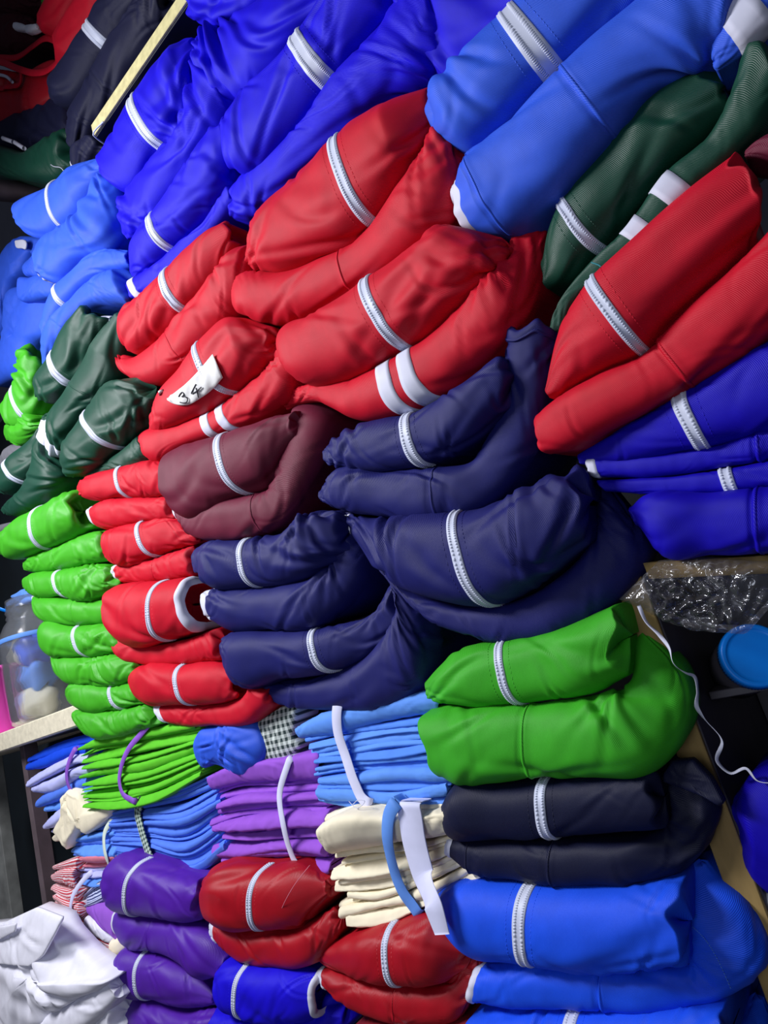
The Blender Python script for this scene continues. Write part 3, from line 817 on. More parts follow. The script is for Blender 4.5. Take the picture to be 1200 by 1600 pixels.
garment('royal blue tracksuit with zipper nearest the top, left of the azure pair', 'royal', [
    dict(part=J, st=[(363, 228, 368, 268), (383, 182, 398, 278), (430, 130, 470, 215), (480, 72, 530, 145), (540, 0, 600, 50), (590, -60, 650, -20)],
         zip=((480, 62), (532, 146)), zw=22, wr=0.8, y=0.03),
    dict(part=T, st=[(359, 320, 366, 345), (385, 287, 398, 346), (430, 250, 460, 302), (485, 208, 545, 225), (540, 140, 625, 165), (600, 70, 690, 120), (650, 0, 720, 60)],
         wr=0.9, y=0.05)])
garment('royal blue tracksuit at the top edge under the cream plank', 'royal', [
    dict(part=J, st=[(303, 5, 312, 35), (328, -40, 350, 52), (400, -70, 430, 0), (470, -110, 490, -50)], wr=0.8, y=0.04),
    dict(part=T, st=[(335, 75, 345, 145), (360, 57, 382, 168), (430, 12, 445, 120), (490, -40, 505, 50), (560, -90, 580, -20)], wr=1.1, y=0.045,
         puckers=[(.05, .4, 1.5, 1.2, .12, .15), (.14, .5, 1.4, 1.2, .1, .12)])])
garment('royal blue tracksuit at the top edge, plain fold left of the azure zipper', 'royal', [
    dict(part=T, st=[(636, 5, 645, 60), (655, -60, 692, 138), (760, -120, 800, 110), (860, -180, 900, 30), (960, -240, 1000, -60)], wr=0.5, y=0.055, depth=0.1)])

# ------------------------------------------------------------------ centre column
garment('red tracksuit lying right above the one with the 34 tape', 'red', [
    dict(part=J, st=[(201, 537, 204, 550), (208, 505, 222, 556), (245, 462, 265, 528), (285, 420, 308, 488), (330, 375, 352, 430), (362, 350, 376, 385)],
         zip=((281, 424), (306, 490)), zw=13, open_r=True, wr=0.7, y=0.035),
    dict(part=T, st=[(195, 552, 205, 588), (218, 560, 240, 602), (262, 537, 285, 592), (304, 494, 340, 540), (350, 435, 375, 500), (378, 395, 400, 450), (398, 382, 408, 398)],
         seam=[((283, 516), (304, 560))], wr=1.0, y=0.045)])
t34, l34 = garment('red tracksuit with a strip of masking tape marked 34', 'red', [
    dict(part=J, st=[(243, 657, 246, 680), (260, 620, 273, 668), (300, 575, 320, 648), (345, 522, 375, 617), (385, 501, 415, 585), (425, 512, 435, 558)],
         zip=((326, 544), (376, 614)), zw=13, wr=0.6, y=0.035),
    dict(part=T, st=[(223, 682, 226, 700), (240, 672, 250, 722), (290, 662, 300, 694), (350, 636, 362, 676), (400, 600, 425, 645), (440, 565, 470, 602), (447, 540, 475, 560)],
         stripe=[((331, 645), (342, 684), 20), ((356, 632), (370, 672), 20)], wr=0.9, y=0.045)])
garment('maroon tracksuit with bent lower fold, left of the navy pair', 'maroon', [
    dict(part=J, st=[(267, 724, 269, 745), (281, 706, 289, 790), (367, 677, 385, 776), (430, 653, 440, 748), (466, 642, 468, 690)],
         zip=((363, 679), (400, 768)), zw=15, wr=0.4, y=0.03),
    dict(part=T, st=[(277, 790, 282, 808), (300, 793, 305, 832), (350, 780, 350, 846), (405, 770, 410, 838), (430, 764, 455, 815), (450, 725, 500, 740, .01), (468, 680, 530, 675, .03), (474, 640, 535, 648, .05), (490, 622, 505, 620, .06)],
         seam=[((410, 770), (424, 836)), ((298, 793), (303, 832))], hem=5, wr=0.6, y=0.035)])
garment('navy blue tracksuit below the maroon one, white band at its left end', 'navy', [
    dict(part=J, st=[(310, 864, 312, 890), (328, 849, 338, 912), (400, 840, 410, 916), (455, 830, 465, 910), (490, 803, 515, 890), (530, 797, 558, 860, .02)],
         zip=((396, 841), (412, 914)), zw=13, wr=1.0, y=0.03, puckers=[(.55, .2, 1.2, 1.0, .12, .15)]),
    dict(part=T, st=[(330, 922, 338, 965), (360, 917, 365, 980), (430, 916, 435, 985), (500, 900, 510, 975), (538, 870, 562, 940, .02), (530, 830, 590, 870, .04), (528, 808, 568, 800, .05)],
         hem=16, wr=0.9, y=0.035)])
garment('navy blue tracksuit with a hanging flap above the sky blue bundle', 'navy', [
    dict(part=J, st=[(356, 994, 358, 1030), (370, 987, 378, 1060), (447, 985, 450, 1062), (530, 976, 535, 1045), (590, 955, 602, 1020, .02), (625, 905, 650, 990, .04)],
         zip=((498, 981), (534, 1046)), zw=13, wr=0.8, y=0.03),
    dict(part=T, st=[(400, 1062, 410, 1085), (445, 1064, 450, 1103), (530, 1048, 540, 1108), (600, 1002, 625, 1100, .01), (640, 940, 690, 1050, .02), (620, 890, 690, 960, .04)],
         hem=8, wr=0.9, y=0.045)])

# ------------------------------------------------------------------ royal blue and azure, upper left
garment('royal blue tracksuit with zipper just under the left end of the cream plank', 'royal', [
    dict(part=J, st=[(172, 265, 178, 288), (185, 240, 210, 305), (228, 160, 268, 238), (270, 108, 305, 205), (315, 65, 328, 100)],
         zip=((228, 156), (268, 238)), zw=14, capr=0.14, wr=0.6, y=0.035),
    dict(part=T, st=[(201, 350, 208, 376), (216, 315, 235, 380), (265, 250, 290, 312), (300, 215, 342, 240), (328, 110, 375, 180), (345, 75, 400, 100, .02)],
         wr=1.2, y=0.05, puckers=[(.15, .5, 0.6, 1.2, .1, .1), (.22, .7, 0.7, 1.2, .1, .1)])])
garment('royal blue tracksuit with white cuff above the red one at left', 'royal', [
    dict(part=J, st=[(211, 418, 215, 436), (223, 384, 243, 426), (260, 335, 280, 392), (305, 280, 335, 335), (345, 225, 362, 300), (370, 192, 375, 260)],
         zip=((256, 338), (278, 394)), zw=13, wr=0.9, y=0.035),
    dict(part=T, st=[(213, 440, 225, 475), (235, 428, 250, 465), (280, 393, 300, 412), (335, 335, 350, 352), (360, 295, 375, 320)], stripe=[((219, 436), (236, 473), 12)], wr=0.6, y=0.04)])
garment('azure blue tracksuit at far left, topmost of the azure pair', 'azure', [
    dict(part=J, st=[(41, 330, 45, 350), (54, 319, 71, 375), (98, 293, 112, 363), (135, 268, 145, 335), (172, 247, 172, 275)], zip=((108, 288), (112, 362)), zw=8, wr=0.5, y=0.035),
    dict(part=T, st=[(73, 408, 78, 440), (85, 378, 100, 450), (115, 360, 140, 412), (140, 335, 185, 385), (155, 295, 205, 345, .02), (168, 264, 205, 300, .03)], hem=5, wr=0.6, y=0.04)])
garment('azure blue tracksuit with an open rolled end above the dark green pair', 'azure', [
    dict(part=J, st=[(75, 503, 79, 528), (83, 482, 94, 507), (100, 450, 113, 482), (130, 420, 145, 448), (165, 392, 172, 430), (206, 393, 209, 419)], zip=((101, 448), (114, 482)), zw=9, open_r=True, wr=0.5, y=0.035),
    dict(part=T, st=[(72, 573, 74, 588), (78, 540, 95, 556), (95, 506, 120, 525), (125, 470, 148, 488), (165, 436, 185, 480), (200, 424, 222, 480)], seam=[((101, 498), (124, 522))], wr=0.7, y=0.045)])

# ------------------------------------------------------------------ dark green group
garment('dark green tracksuit with a white rolled collar inside its open end', 'bottle', [
    dict(part=J, st=[(65, 604, 68, 625), (76, 586, 87, 632), (104, 552, 126, 605), (125, 515, 155, 560), (150, 486, 180, 508)], zip=((105, 550), (126, 605)), zw=11, open_r=True, wr=0.7, y=0.035),
    dict(part=T, st=[(87, 684, 100, 714), (95, 650, 120, 690), (125, 612, 160, 635), (150, 572, 195, 590), (175, 520, 205, 545), (192, 497, 214, 497)], seam=[((133, 600), (168, 626))], hem=9, wr=0.8, y=0.045),
    dict(part='collar_roll', mat='whitecloth', st=[(156, 502, 160, 517), (166, 495, 172, 518), (178, 494, 182, 510)], y=0.03, wr=0.4, open_r=True, depth=0.03)])
garment('dark green tracksuit wedged between the 34 tape and the bright green stack', 'bottle', [
    dict(part=J, st=[(106, 727, 110, 745), (117, 700, 136, 743), (152, 645, 192, 700), (185, 604, 228, 676), (225, 594, 250, 630)], zip=((153, 643), (193, 701)), zw=10, wr=0.9, y=0.035),
    dict(part=T, st=[(140, 738, 150, 746), (170, 722, 180, 740), (205, 700, 220, 731), (228, 680, 250, 716)], wr=0.8, y=0.045)])
garment('dark green tracksuit at the left edge with a white band on its raised end', 'bottle', [
    dict(part=J, st=[(2, 755, 4, 768), (10, 739, 22, 773), (33, 716, 57, 755), (60, 686, 74, 722), (70, 670, 80, 700)], zip=((31, 717), (55, 756)), zw=8, wr=0.7, y=0.04),
    dict(part=T, st=[(9, 792, 15, 805), (25, 778, 40, 808), (58, 756, 92, 780), (74, 715, 112, 745), (75, 672, 90, 700), (75, 650, 88, 655)], stripe=[((75, 668), (89, 678), 20)], wr=0.7, y=0.05)])
garment('bright green tracksuit squeezed below the hanging blue garment at left', 'lime', [
    dict(part=J, st=[(17, 642, 22, 660), (28, 622, 45, 674), (48, 590, 72, 642), (56, 548, 82, 572)], zip=((43, 600), (62, 655)), zw=7, wr=1.0, y=0.075, open_r=True),
    dict(part=T, st=[(18, 667, 22, 690), (33, 660, 48, 698), (60, 645, 82, 668)], wr=1.0, y=0.08)])

# ------------------------------------------------------------------ bright green stack, left
garment('bright green tracksuit topmost of the left stack', 'lime', [
    dict(part=J, st=[(4, 850, 6, 866), (14, 831, 24, 874), (40, 813, 52, 868), (76, 791, 86, 858), (110, 773, 125, 840), (130, 768, 147, 826)], zip=((77, 790), (86, 860)), zw=11, open_r=True, wr=0.6, y=0.035),
    dict(part=T, st=[(42, 877, 45, 892), (60, 867, 65, 894), (100, 852, 108, 889), (145, 832, 155, 881), (168, 828, 180, 874)], seam=[((98, 853), (101, 890))], wr=0.8, y=0.04)])
garment('bright green tracksuit second from the top of the left stack', 'lime', [
    dict(part=J, st=[(44, 902, 47, 922), (55, 896, 60, 930), (98, 891, 108, 932), (145, 883, 155, 936), (175, 881, 190, 916)], zip=((100, 891), (116, 932)), zw=10, wr=1.0, y=0.035),
    dict(part=T, st=[(54, 930, 57, 940), (65, 931, 75, 963), (112, 934, 118, 976), (160, 938, 165, 974), (182, 936, 190, 969)], hem=5, seam=[((127, 935), (132, 976))], wr=0.6, y=0.035)])
garment('bright green tracksuit third from the top of the left stack', 'lime', [
    dict(part=J, st=[(69, 984, 71, 1000), (79, 971, 85, 1017), (130, 976, 140, 1024), (170, 973, 180, 1022), (192, 975, 200, 1015)], zip=((131, 976), (149, 1024)), zw=10, wr=1.0, y=0.035),
    dict(part=T, st=[(85, 1019, 88, 1030), (98, 1020, 112, 1059), (150, 1024, 155, 1069), (195, 1021, 205, 1065), (215, 1030, 222, 1055)], hem=4, wr=0.8, y=0.035, puckers=[(.7, .4, 0.9, .9, .12, .15)])])
garment('bright green tracksuit at the bottom of the left stack', 'lime', [
    dict(part=J, st=[(110, 1072, 113, 1092), (121, 1064, 129, 1103), (180, 1068, 190, 1108), (215, 1064, 235, 1097)], zip=((183, 1068), (202, 1107)), zw=9, wr=0.9, y=0.035),
    dict(part=T, st=[(122, 1108, 130, 1132), (140, 1105, 155, 1150), (185, 1108, 195, 1149), (235, 1096, 255, 1131)], wr=1.1, y=0.035, puckers=[(.6, .35, 1.2, .9, .12, .18), (.75, .4, 1.8, .9, .12, .15)])])

# ------------------------------------------------------------------ red stack, centre left
garment('red tracksuit topmost of the red stack beside the maroon one', 'red', [
    dict(part=J, st=[(125, 763, 130, 772), (137, 751, 149, 780), (200, 728, 208, 778), (245, 721, 252, 776), (268, 724, 278, 772)], zip=((199, 729), (212, 778)), zw=10, wr=0.9, y=0.04),
    dict(part=T, st=[(148, 793, 157, 820), (164, 784, 171, 826), (225, 777, 230, 817), (270, 776, 276, 812)], hem=8, wr=0.6, y=0.04)])
garment('red tracksuit second in the red stack, left of the navy pair', 'red', [
    dict(part=J, st=[(168, 835, 171, 855), (184, 827, 190, 880), (232, 814, 245, 871), (275, 809, 285, 857), (305, 825, 318, 847)], zip=((232, 814), (254, 868)), zw=10, wr=1.0, y=0.04),
    dict(part=T, st=[(183, 884, 190, 905), (200, 881, 205, 909), (262, 867, 266, 908), (305, 853, 310, 900)], hem=10, seam=[((250, 869), (255, 908))], wr=0.9, y=0.04)])
garment('red tracksuit third in the red stack, with a white ring at its open end', 'red', [
    dict(part=J, st=[(177, 932, 181, 965), (189, 917, 203, 996), (262, 907, 265, 1001), (308, 903, 322, 982)], zip=((268, 907), (273, 1001)), zw=11, collar=7, open_r=True, wr=0.6, y=0.03),
    dict(part=T, st=[(172, 970, 178, 985), (188, 987, 203, 1026), (225, 1002, 230, 1037), (290, 999, 298, 1038), (345, 980, 355, 1030)], wr=0.7, y=0.04)])
garment('red tracksuit at the bottom of the red stack above the gingham cloth', 'red', [
    dict(part=J, st=[(211, 1050, 214, 1078), (224, 1040, 231, 1092), (295, 1037, 305, 1099), (350, 1033, 358, 1095), (375, 1042, 380, 1088)], zip=((292, 1037), (310, 1099)), zw=11, open_r=True, wr=0.4, y=0.035),
    dict(part=T, st=[(251, 1099, 268, 1126), (280, 1099, 288, 1132), (340, 1099, 345, 1133), (385, 1086, 400, 1128), (404, 1062, 434, 1098)], hem=14, wr=0.6, y=0.04)])

# ------------------------------------------------------------------ bottom rows
garment('dark red tracksuit with a loose thread, under the purple bundle', 'crimson', [
    dict(part=J, st=[(322, 1387, 326, 1415), (343, 1354, 348, 1433), (420, 1349, 425, 1444), (480, 1351, 490, 1434), (512, 1372, 522, 1400)], zip=((425, 1349), (424, 1444)), zw=12, wr=0.6, y=0.035, capr=0.14),
    dict(part=T, st=[(335, 1438, 342, 1460), (365, 1440, 375, 1490), (425, 1447, 432, 1504), (490, 1437, 500, 1500), (524, 1417, 540, 1450)], hem=11, wr=0.9, y=0.035)])
V, F = tube_geo([P(484, 1352, -0.012), P(462, 1380, -0.016), P(447, 1405, -0.016), P(436, 1430, -0.010)], 0.0006, n=24, k=5)
garment('dark red tracksuit between the cream bundle and the cobalt one', 'crimson', [
    dict(part=J, st=[(498, 1490, 502, 1498), (520, 1473, 528, 1509), (570, 1450, 575, 1523), (625, 1434, 635, 1530), (690, 1428, 705, 1527), (730, 1465, 728, 1510)], zip=((623, 1434), (636, 1530)), zw=15, wr=0.5, y=0.035),
    dict(part=T, st=[(504, 1511, 512, 1538), (530, 1514, 545, 1562), (580, 1525, 590, 1584), (645, 1532, 650, 1591), (705, 1526, 725, 1583), (734, 1487, 756, 1502, .01)], hem=10, seam=[((626, 1531), (630, 1591))], wr=0.9, y=0.035)])
solo('loose_thread', V, F, C['c_pink'], 'pale pink thread lying across the dark red jacket', 'thread')
garment('brownish red tracksuit showing only its top at the bottom edge', 'brick', [
    dict(part=J, st=[(556, 1600, 560, 1650), (575, 1590, 580, 1660), (640, 1589, 642, 1665), (742, 1584, 745, 1660)], zip=((640, 1589), (648, 1665)), zw=14, wr=0.4, y=0.04)])
garment('royal blue tracksuit with a white ring end at the bottom', 'royal', [
    dict(part=J, st=[(335, 1532, 340, 1542), (358, 1498, 363, 1566), (400, 1498, 400, 1581), (478, 1507, 483, 1589), (505, 1517, 508, 1580)], zip=((398, 1498), (397, 1581)), zw=11, collar=5, open_r=True, wr=0.6, y=0.035),
    dict(part=T, st=[(348, 1568, 352, 1640), (400, 1584, 400, 1650), (490, 1582, 500, 1650), (517, 1547, 556, 1592, .02)], wr=0.6, y=0.04)])
garment('purple tracksuit, upper of two, under the blue bundle', 'purple', [
    dict(part=J, st=[(174, 1374, 177, 1396), (187, 1342, 195, 1414), (240, 1340, 242, 1425), (290, 1358, 292, 1434), (323, 1367, 326, 1432)], zip=((238, 1340), (228, 1421)), zw=9, capr=0.14, wr=0.5, y=0.035),
    dict(part=T, st=[(186, 1423, 194, 1455), (203, 1418, 213, 1474), (250, 1428, 252, 1482), (305, 1435, 303, 1500), (340, 1456, 335, 1522), (360, 1489, 350, 1526)], hem=6, seam=[((250, 1428), (251, 1482))], wr=0.5, y=0.035)])
garment('purple tracksuit, lower of two, at the bottom edge', 'purple', [
    dict(part=J, st=[(182, 1513, 184, 1532), (199, 1478, 203, 1543), (240, 1483, 245, 1554), (290, 1503, 298, 1567), (335, 1550, 338, 1568)], zip=((236, 1482), (246, 1554)), zw=9, wr=0.5, y=0.035),
    dict(part=T, st=[(196, 1545, 203, 1580), (225, 1554, 230, 1612), (290, 1569, 290, 1640), (345, 1577, 350, 1640)], wr=0.5, y=0.035)])
# ------------------------------------------------------------------ masking tape marked 34
def project(p):
    q = (np.asarray(p) - CAM) @ ROT      # camera coords
    return np.stack([600 + FPX * q[..., 0] / q[..., 2], 800 + FPX * q[..., 1] / q[..., 2]], axis=-1)
def surf_y(lobe, u, v):
    G = lobe.G[lobe.i0:lobe.i1 + 1, :lobe.nf].reshape(-1, 3); px = project(G)
    d = np.hypot(px[:, 0] - u, px[:, 1] - v); idx = np.argsort(d)[:6]
    wgt = 1 / (d[idx] + 0.5)
    return float((G[idx, 1] * wgt).sum() / wgt.sum())
st = [(247, 611, 249, 622, -.012), (256, 608, 257, 623, -.010), (263, 617, 269, 630, -.003), (281, 607, 291, 633, 0), (300, 590, 313, 622, 0), (318, 570, 333, 607, 0), (332, 553, 348, 590, -.002)]
rows = hermite(np.array([[a, b, 0, c_, d_, e] for (a, b, c_, d_, e) in st], float), 30)
V = []; UV = []
nw = 8
for i, q in enumerate(rows):
    for j in range(nw):
        f = j / (nw - 1)
        u = q[0] + (q[3] - q[0]) * f; v = q[1] + (q[4] - q[1]) * f
        yy = surf_y(l34[0], u, v) - 0.003 + q[5] - 0.0008 * math.sin(i * 1.1 + j * .7)
        V.append(P(u, v, yy)); UV.append((i * .002, j * .004))
nv = len(V)
V += [p + np.array((0, 0.0007, 0)) for p in V[:nv]]; UV += UV
F = grid_faces(30, nw) + [tuple(reversed(f)) for f in grid_faces(30, nw, off=nv)]
for i in range(29):
    F.append((i * nw, nv + i * nw, nv + (i + 1) * nw, (i + 1) * nw)); F.append((i * nw + nw - 1, (i + 1) * nw + nw - 1, nv + (i + 1) * nw + nw - 1, nv + i * nw + nw - 1))
for j in range(nw - 1):
    F.append((j, j + 1, nv + j + 1, nv + j)); o = 29 * nw; F.append((o + j + 1, o + j, nv + o + j, nv + o + j + 1))
tp = Thing('masking_tape', 'white masking tape strip handwritten 34 across the red jacket', 'tape', None, P(298, 615, -0.02))
tp.part('tape_strip', V, F, C['paper'], UV)
def pen(pts):
    Q = []
    for (u, v) in pts: Q.append(P(u, v, surf_y(l34[0], u, v) - 0.0042))
    return tube_geo(Q, 0.0011, n=30, k=6)
V, F = pen([(279, 620), (281.5, 615.5), (286, 613.5), (287.3, 616), (284, 620), (288, 619.5), (293, 623), (292.5, 627), (287, 629.5), (281, 628.5)])
tp.part('digit_three', V, F, C['ink_pen'])
V, F = pen([(306, 600.5), (302, 608), (299, 615), (306, 612), (314.5, 605)])
V2, F2 = pen([(306, 606), (308, 613), (310, 621)])
F = list(F) + [tuple(x + len(V) for x in f) for f in F2]; V = list(V) + list(V2)
tp.part('digit_four', V, F, C['ink_pen'])

# opening flap of the near black tracksuit and the stitched seam on the cobalt fold
V, F, UV = pillow_geo([(1030, 1219, .012), (1050, 1189, .012), (1083, 1186, .008), (1112, 1216, .004), (1133, 1254), (1124, 1259), (1096, 1243), (1062, 1230, .006)], 0.034, 0.006, 0.010, n=64, rings=14, wr=0.3, seed=61, smooth_outline=False)
tink.part('fold_flap', V, F, C['ink'], UV, label='open folded edge')
V = []; F = []
for i in range(26):
    f = (i + 0.5) / 26; Q = []
    for g in (f - 0.011, f + 0.011):
        u = 1082 + (1142 - 1082) * g; v = 1448 + (1545 - 1448) * g - 14 * math.sin(math.pi * g)
        Q.append(P(u, v, surf_y(lcob[1], u, v) - 0.0008))
    V2, F2 = tube_geo([Q[0], (Q[0] + Q[1]) / 2, Q[1]], 0.0007, n=4, k=5)
    F += [tuple(x + len(V) for x in ff) for ff in F2]; V += list(V2)
tcob.part('stitched_seam', V, F, C['c_sky2'])

# ------------------------------------------------------------------ tied bundles of cotton shirts
layered('bright green cotton shirts tied with a purple strip', 'shirt_bundle', 'shirts',
        [(126, 1166, 135, 1264), (160, 1150, 190, 1262), (205, 1143, 246, 1251), (312, 1128, 318, 1212)], 12, ['c_green'], y=0.045, seed=1, jl=0.03, jr=0.03, tip=0.35, jy=.008,
        tie=[dict(pts=[(236, 1128, .05), (222, 1145, .03), (200, 1172, .012), (189, 1200, .008), (187, 1225, .010), (193, 1242, .014), (210, 1252, .02)], w=0.014, mat='purpletie', label='purple cloth strip')])
layered('blue cotton shirts tied with a green gingham strip', 'shirt_bundle', 'shirts',
        [(176, 1262, 180, 1334), (220, 1250, 234, 1343), (290, 1230, 305, 1364), (345, 1205, 360, 1325)], 15, ['c_blue'], y=0.055, seed=2, jl=0.03, jr=0.04, tip=0.85, jy=.008,
        tie=[dict(pts=[(216, 1262, .05), (215, 1268, .02), (219, 1290, .01), (226, 1315, .01), (234, 1338, .02), (238, 1346, .05)], w=0.026, mat='ginghamtie', label='green gingham strip')])
layered('violet cotton shirts tied with a white strip', 'shirt_bundle', 'shirts',
        [(326, 1210, 360, 1350), (375, 1190, 390, 1354), (450, 1180, 460, 1352), (515, 1172, 520, 1356)], 12, ['c_purple'], y=0.058, seed=3, jl=0.05, jr=0.03, tip=0.9, weights=[2.2, .5, .7, 1, .6, .8, 1.2, .5, .7, 1.4, .6, .9], jy=.008,
        tie=[dict(pts=[(452, 1188, .05), (447, 1202, .018), (437, 1240, .01), (442, 1285, .01), (452, 1325, .012), (462, 1348, .02), (468, 1356, .05)], w=0.014, mat='whitetie', label='white cloth strip')])
layered('sky blue cotton shirts fanned out and tied with a white strip', 'shirt_bundle', 'shirts',
        [(462, 1128, 512, 1258), (520, 1108, 555, 1260), (600, 1090, 625, 1262), (690, 1075, 706, 1258)], 12, ['c_sky', 'c_sky2', 'c_sky', 'c_sky'], y=0.035, seed=4, jl=0.05, jr=0.03, tip=0.75, weights=[2.4, .6, .7, .8, .5, .9, .6, .7, 1.1, .6, 1.2, .9], jy=.008,
        tie=[dict(pts=[(532, 1085, .04), (527, 1105, .01), (527, 1138, -.002), (541, 1185, -.004), (556, 1228, -.002), (568, 1250, .004), (576, 1256, .02)], w=0.021, mat='whitetie', label='white cloth strip')])
layered('cream cotton shirts tied with blue and white strips', 'shirt_bundle', 'shirts',
        [(508, 1268, 548, 1444), (560, 1256, 590, 1440), (650, 1254, 665, 1418), (720, 1250, 757, 1368)], 12, ['c_cream'], y=0.035, seed=5, jl=0.06, jr=0.03, tip=0.95, weights=[1, 2.4, .5, .7, .6, 1.3, .5, .8, .6, .5, .9, 1], jy=.006,
        tie=[dict(pts=[(616, 1258, .03), (610, 1268, .005), (605, 1300, -.004), (613, 1350, -.004), (630, 1395, 0), (648, 1420, .01), (652, 1426, .04)], w=0.021, mat='bluetie', label='blue cloth strip'),
             dict(pts=[(638, 1259, .03), (640, 1270, .004), (646, 1310, -.006), (662, 1370, -.010), (678, 1420, -.03), (691, 1460, -.030)], w=[0.042, 0.044, 0.044, 0.042, 0.036, 0.026], mat='whitetie', label='wide white loose strip', loose=True)])

# satin scrap and gingham cloth between the red stack and the violet bundle
V, F, UV = pillow_geo([(308, 1160), (316, 1141), (345, 1132), (398, 1124), (412, 1146), (419, 1167), (414, 1190), (403, 1206), (385, 1215), (365, 1203), (340, 1193), (322, 1197), (313, 1182)], 0.05, 0.030, 0.05, wr=0.55, seed=4, ncr=18)
solo('satin_scrap', V, F, C['azure'], 'crumpled azure satin scrap stuffed beside the green gingham cloth', 'cloth', uvs=UV)
V, F, UV = pillow_geo([(402, 1128), (440, 1104), (468, 1102), (460, 1150), (472, 1165), (452, 1190), (418, 1206), (402, 1204), (412, 1165)], 0.058, 0.012, 0.06, wr=0.3, seed=8, smooth_outline=False)
solo('gingham_cloth', V, F, C['ginghamgreen'], 'folded dark green and white gingham cloth', 'cloth', uvs=UV)

# ------------------------------------------------------------------ lower left corner
layered('mixed royal blue, lavender and cream shirts tied with a purple strip', 'shirt_bundle', 'shirts',
        [(40, 1182, 88, 1318), (80, 1162, 112, 1308), (125, 1148, 140, 1280), (170, 1148, 172, 1270)], 9, ['c_royal', 'c_royal', 'c_lav', 'c_lav', 'c_blue', 'c_sky', 'c_lav', 'c_lav', 'c_cream'], y=0.075, seed=6, jl=0.06, jr=0.02, tip=0.5,
        tie=[dict(pts=[(116, 1172, .07), (108, 1190, .045), (104, 1210, .04), (108, 1230, .042), (116, 1242, .06)], w=0.015, mat='purpletie', label='purple cloth strip')])
V, F, UV = pillow_geo([(98, 1245), (110, 1232), (124, 1240), (140, 1264), (176, 1260), (173, 1275), (152, 1294), (138, 1303), (126, 1290), (116, 1308), (106, 1327), (92, 1308), (84, 1299), (96, 1272)], 0.05, 0.014, 0.05, wr=0.5, seed=12, smooth_outline=False)
solo('cream_cloth', V, F, C['c_cream'], 'cream cloth drooping from the mixed bundle above the pink striped shirts', 'cloth', uvs=UV)
layered('pale blue shirts with a pale green strip, half hidden behind the gingham tied bundle', 'shirt_bundle', 'shirts',
        [(116, 1300, 116, 1338), (150, 1288, 152, 1340), (188, 1280, 192, 1342)], 6, ['c_sky', 'c_blue'], y=0.07, seed=7,
        tie=[dict(pts=[(174, 1282, .06), (164, 1300, .04), (163, 1325, .035), (170, 1352, .035), (178, 1374, .05)], w=0.014, mat='greentie', label='pale green strip')])
layered('red and white striped shirts with a white tie', 'shirt_bundle', 'shirts',
        [(84, 1348, 90, 1438), (108, 1340, 118, 1458), (135, 1334, 146, 1475)], 7, ['stripered'], y=0.07, seed=8, jl=0.05, depth=0.1,
        tie=[dict(pts=[(140, 1365, .06), (126, 1380, .035), (113, 1402, .03), (111, 1432, .03), (117, 1458, .04), (122, 1470, .06)], w=0.013, mat='whitetie', label='white cloth strip')])
layered('pink and pale lavender shirts piled left of the purple tracksuit', 'shirt_pile', 'shirts',
        [(127, 1338, 128, 1382), (150, 1334, 153, 1380), (186, 1332, 186, 1374)], 5, ['c_pink', 'c_pink', 'c_lav', 'c_lav', 'c_sky'], y=0.062, seed=9)
layered('dark blue and white striped shirts under the lavender ones', 'shirt_pile', 'shirts',
        [(130, 1398, 134, 1416), (152, 1380, 154, 1410), (182, 1368, 184, 1396)], 3, ['stripeblue'], y=0.062, seed=10)
garment('lilac cotton fold left of the upper purple tracksuit', 'c_lilac', [dict(part='fold', st=[(139, 1414, 143, 1426), (160, 1406, 165, 1442), (196, 1408, 200, 1464)], y=0.06, wr=0.6)], name='folded_cloth', cat='cloth')
garment('white folded cloth below the lilac fold', 'c_white', [dict(part='fold', st=[(140, 1430, 146, 1452), (162, 1438, 166, 1466), (192, 1456, 195, 1478)], y=0.058, wr=0.6)], name='folded_cloth', cat='cloth')
layered('red and white striped shirts low between white and purple clothes', 'shirt_pile', 'shirts',
        [(146, 1456, 156, 1500), (168, 1466, 172, 1510), (196, 1474, 196, 1508)], 5, ['stripered'], y=0.055, seed=11)
garment('cream card edge beside the lower purple tracksuit', 'c_cream', [dict(part='fold', st=[(186, 1460, 188, 1498), (196, 1456, 196, 1494), (208, 1452, 208, 1480)], y=0.05, wr=0.1, expo=3.0)], name='folded_cloth', cat='cloth')
garment('dark striped cloth strip under the low striped shirts', 'stripeblue', [dict(part='fold', st=[(158, 1506, 162, 1518), (176, 1506, 180, 1518), (192, 1500, 196, 1512)], y=0.05, wr=0.4)], name='folded_cloth', cat='cloth')
garment('dark blue denim fold at the bottom edge beside white shirts', 'stripeblue', [dict(part='fold', st=[(192, 1572, 190, 1640), (206, 1560, 208, 1640), (224, 1575, 226, 1640)], y=0.06, wr=0.5)], name='folded_cloth', cat='cloth')

ws = Thing('white_shirt', 'white shirt with collar lying on top at the bottom left', 'shirt', 'white school shirts', P(80, 1560, -0.06))
V, F, UV = pillow_geo([(-40, 1448, .03), (0, 1444, .03), (57, 1418, .03), (97, 1434, .03), (108, 1456, .02), (128, 1480, .02), (150, 1500, .02), (181, 1519, .02), (177, 1530, .0), (158, 1546), (128, 1556), (98, 1577), (60, 1612), (-40, 1640)], -0.04, 0.030, 0.04, n=128, rings=34, wr=0.42, seed=21, center=(60, 1520), smooth_outline=False, ncr=22)
ws.part('shirt_body', V, F, C['c_white'], UV)
V, F, UV = pillow_geo([(-40, 1446, .02), (10, 1440, .02), (57, 1418, .02), (98, 1434, .01), (84, 1462), (66, 1494, -.005), (46, 1510, -.008), (18, 1508, -.008), (-40, 1502, -.008)], -0.066, 0.006, 0.006, wr=0.2, seed=22, smooth_outline=False)
ws.part('collar', V, F, C['c_white'], UV)
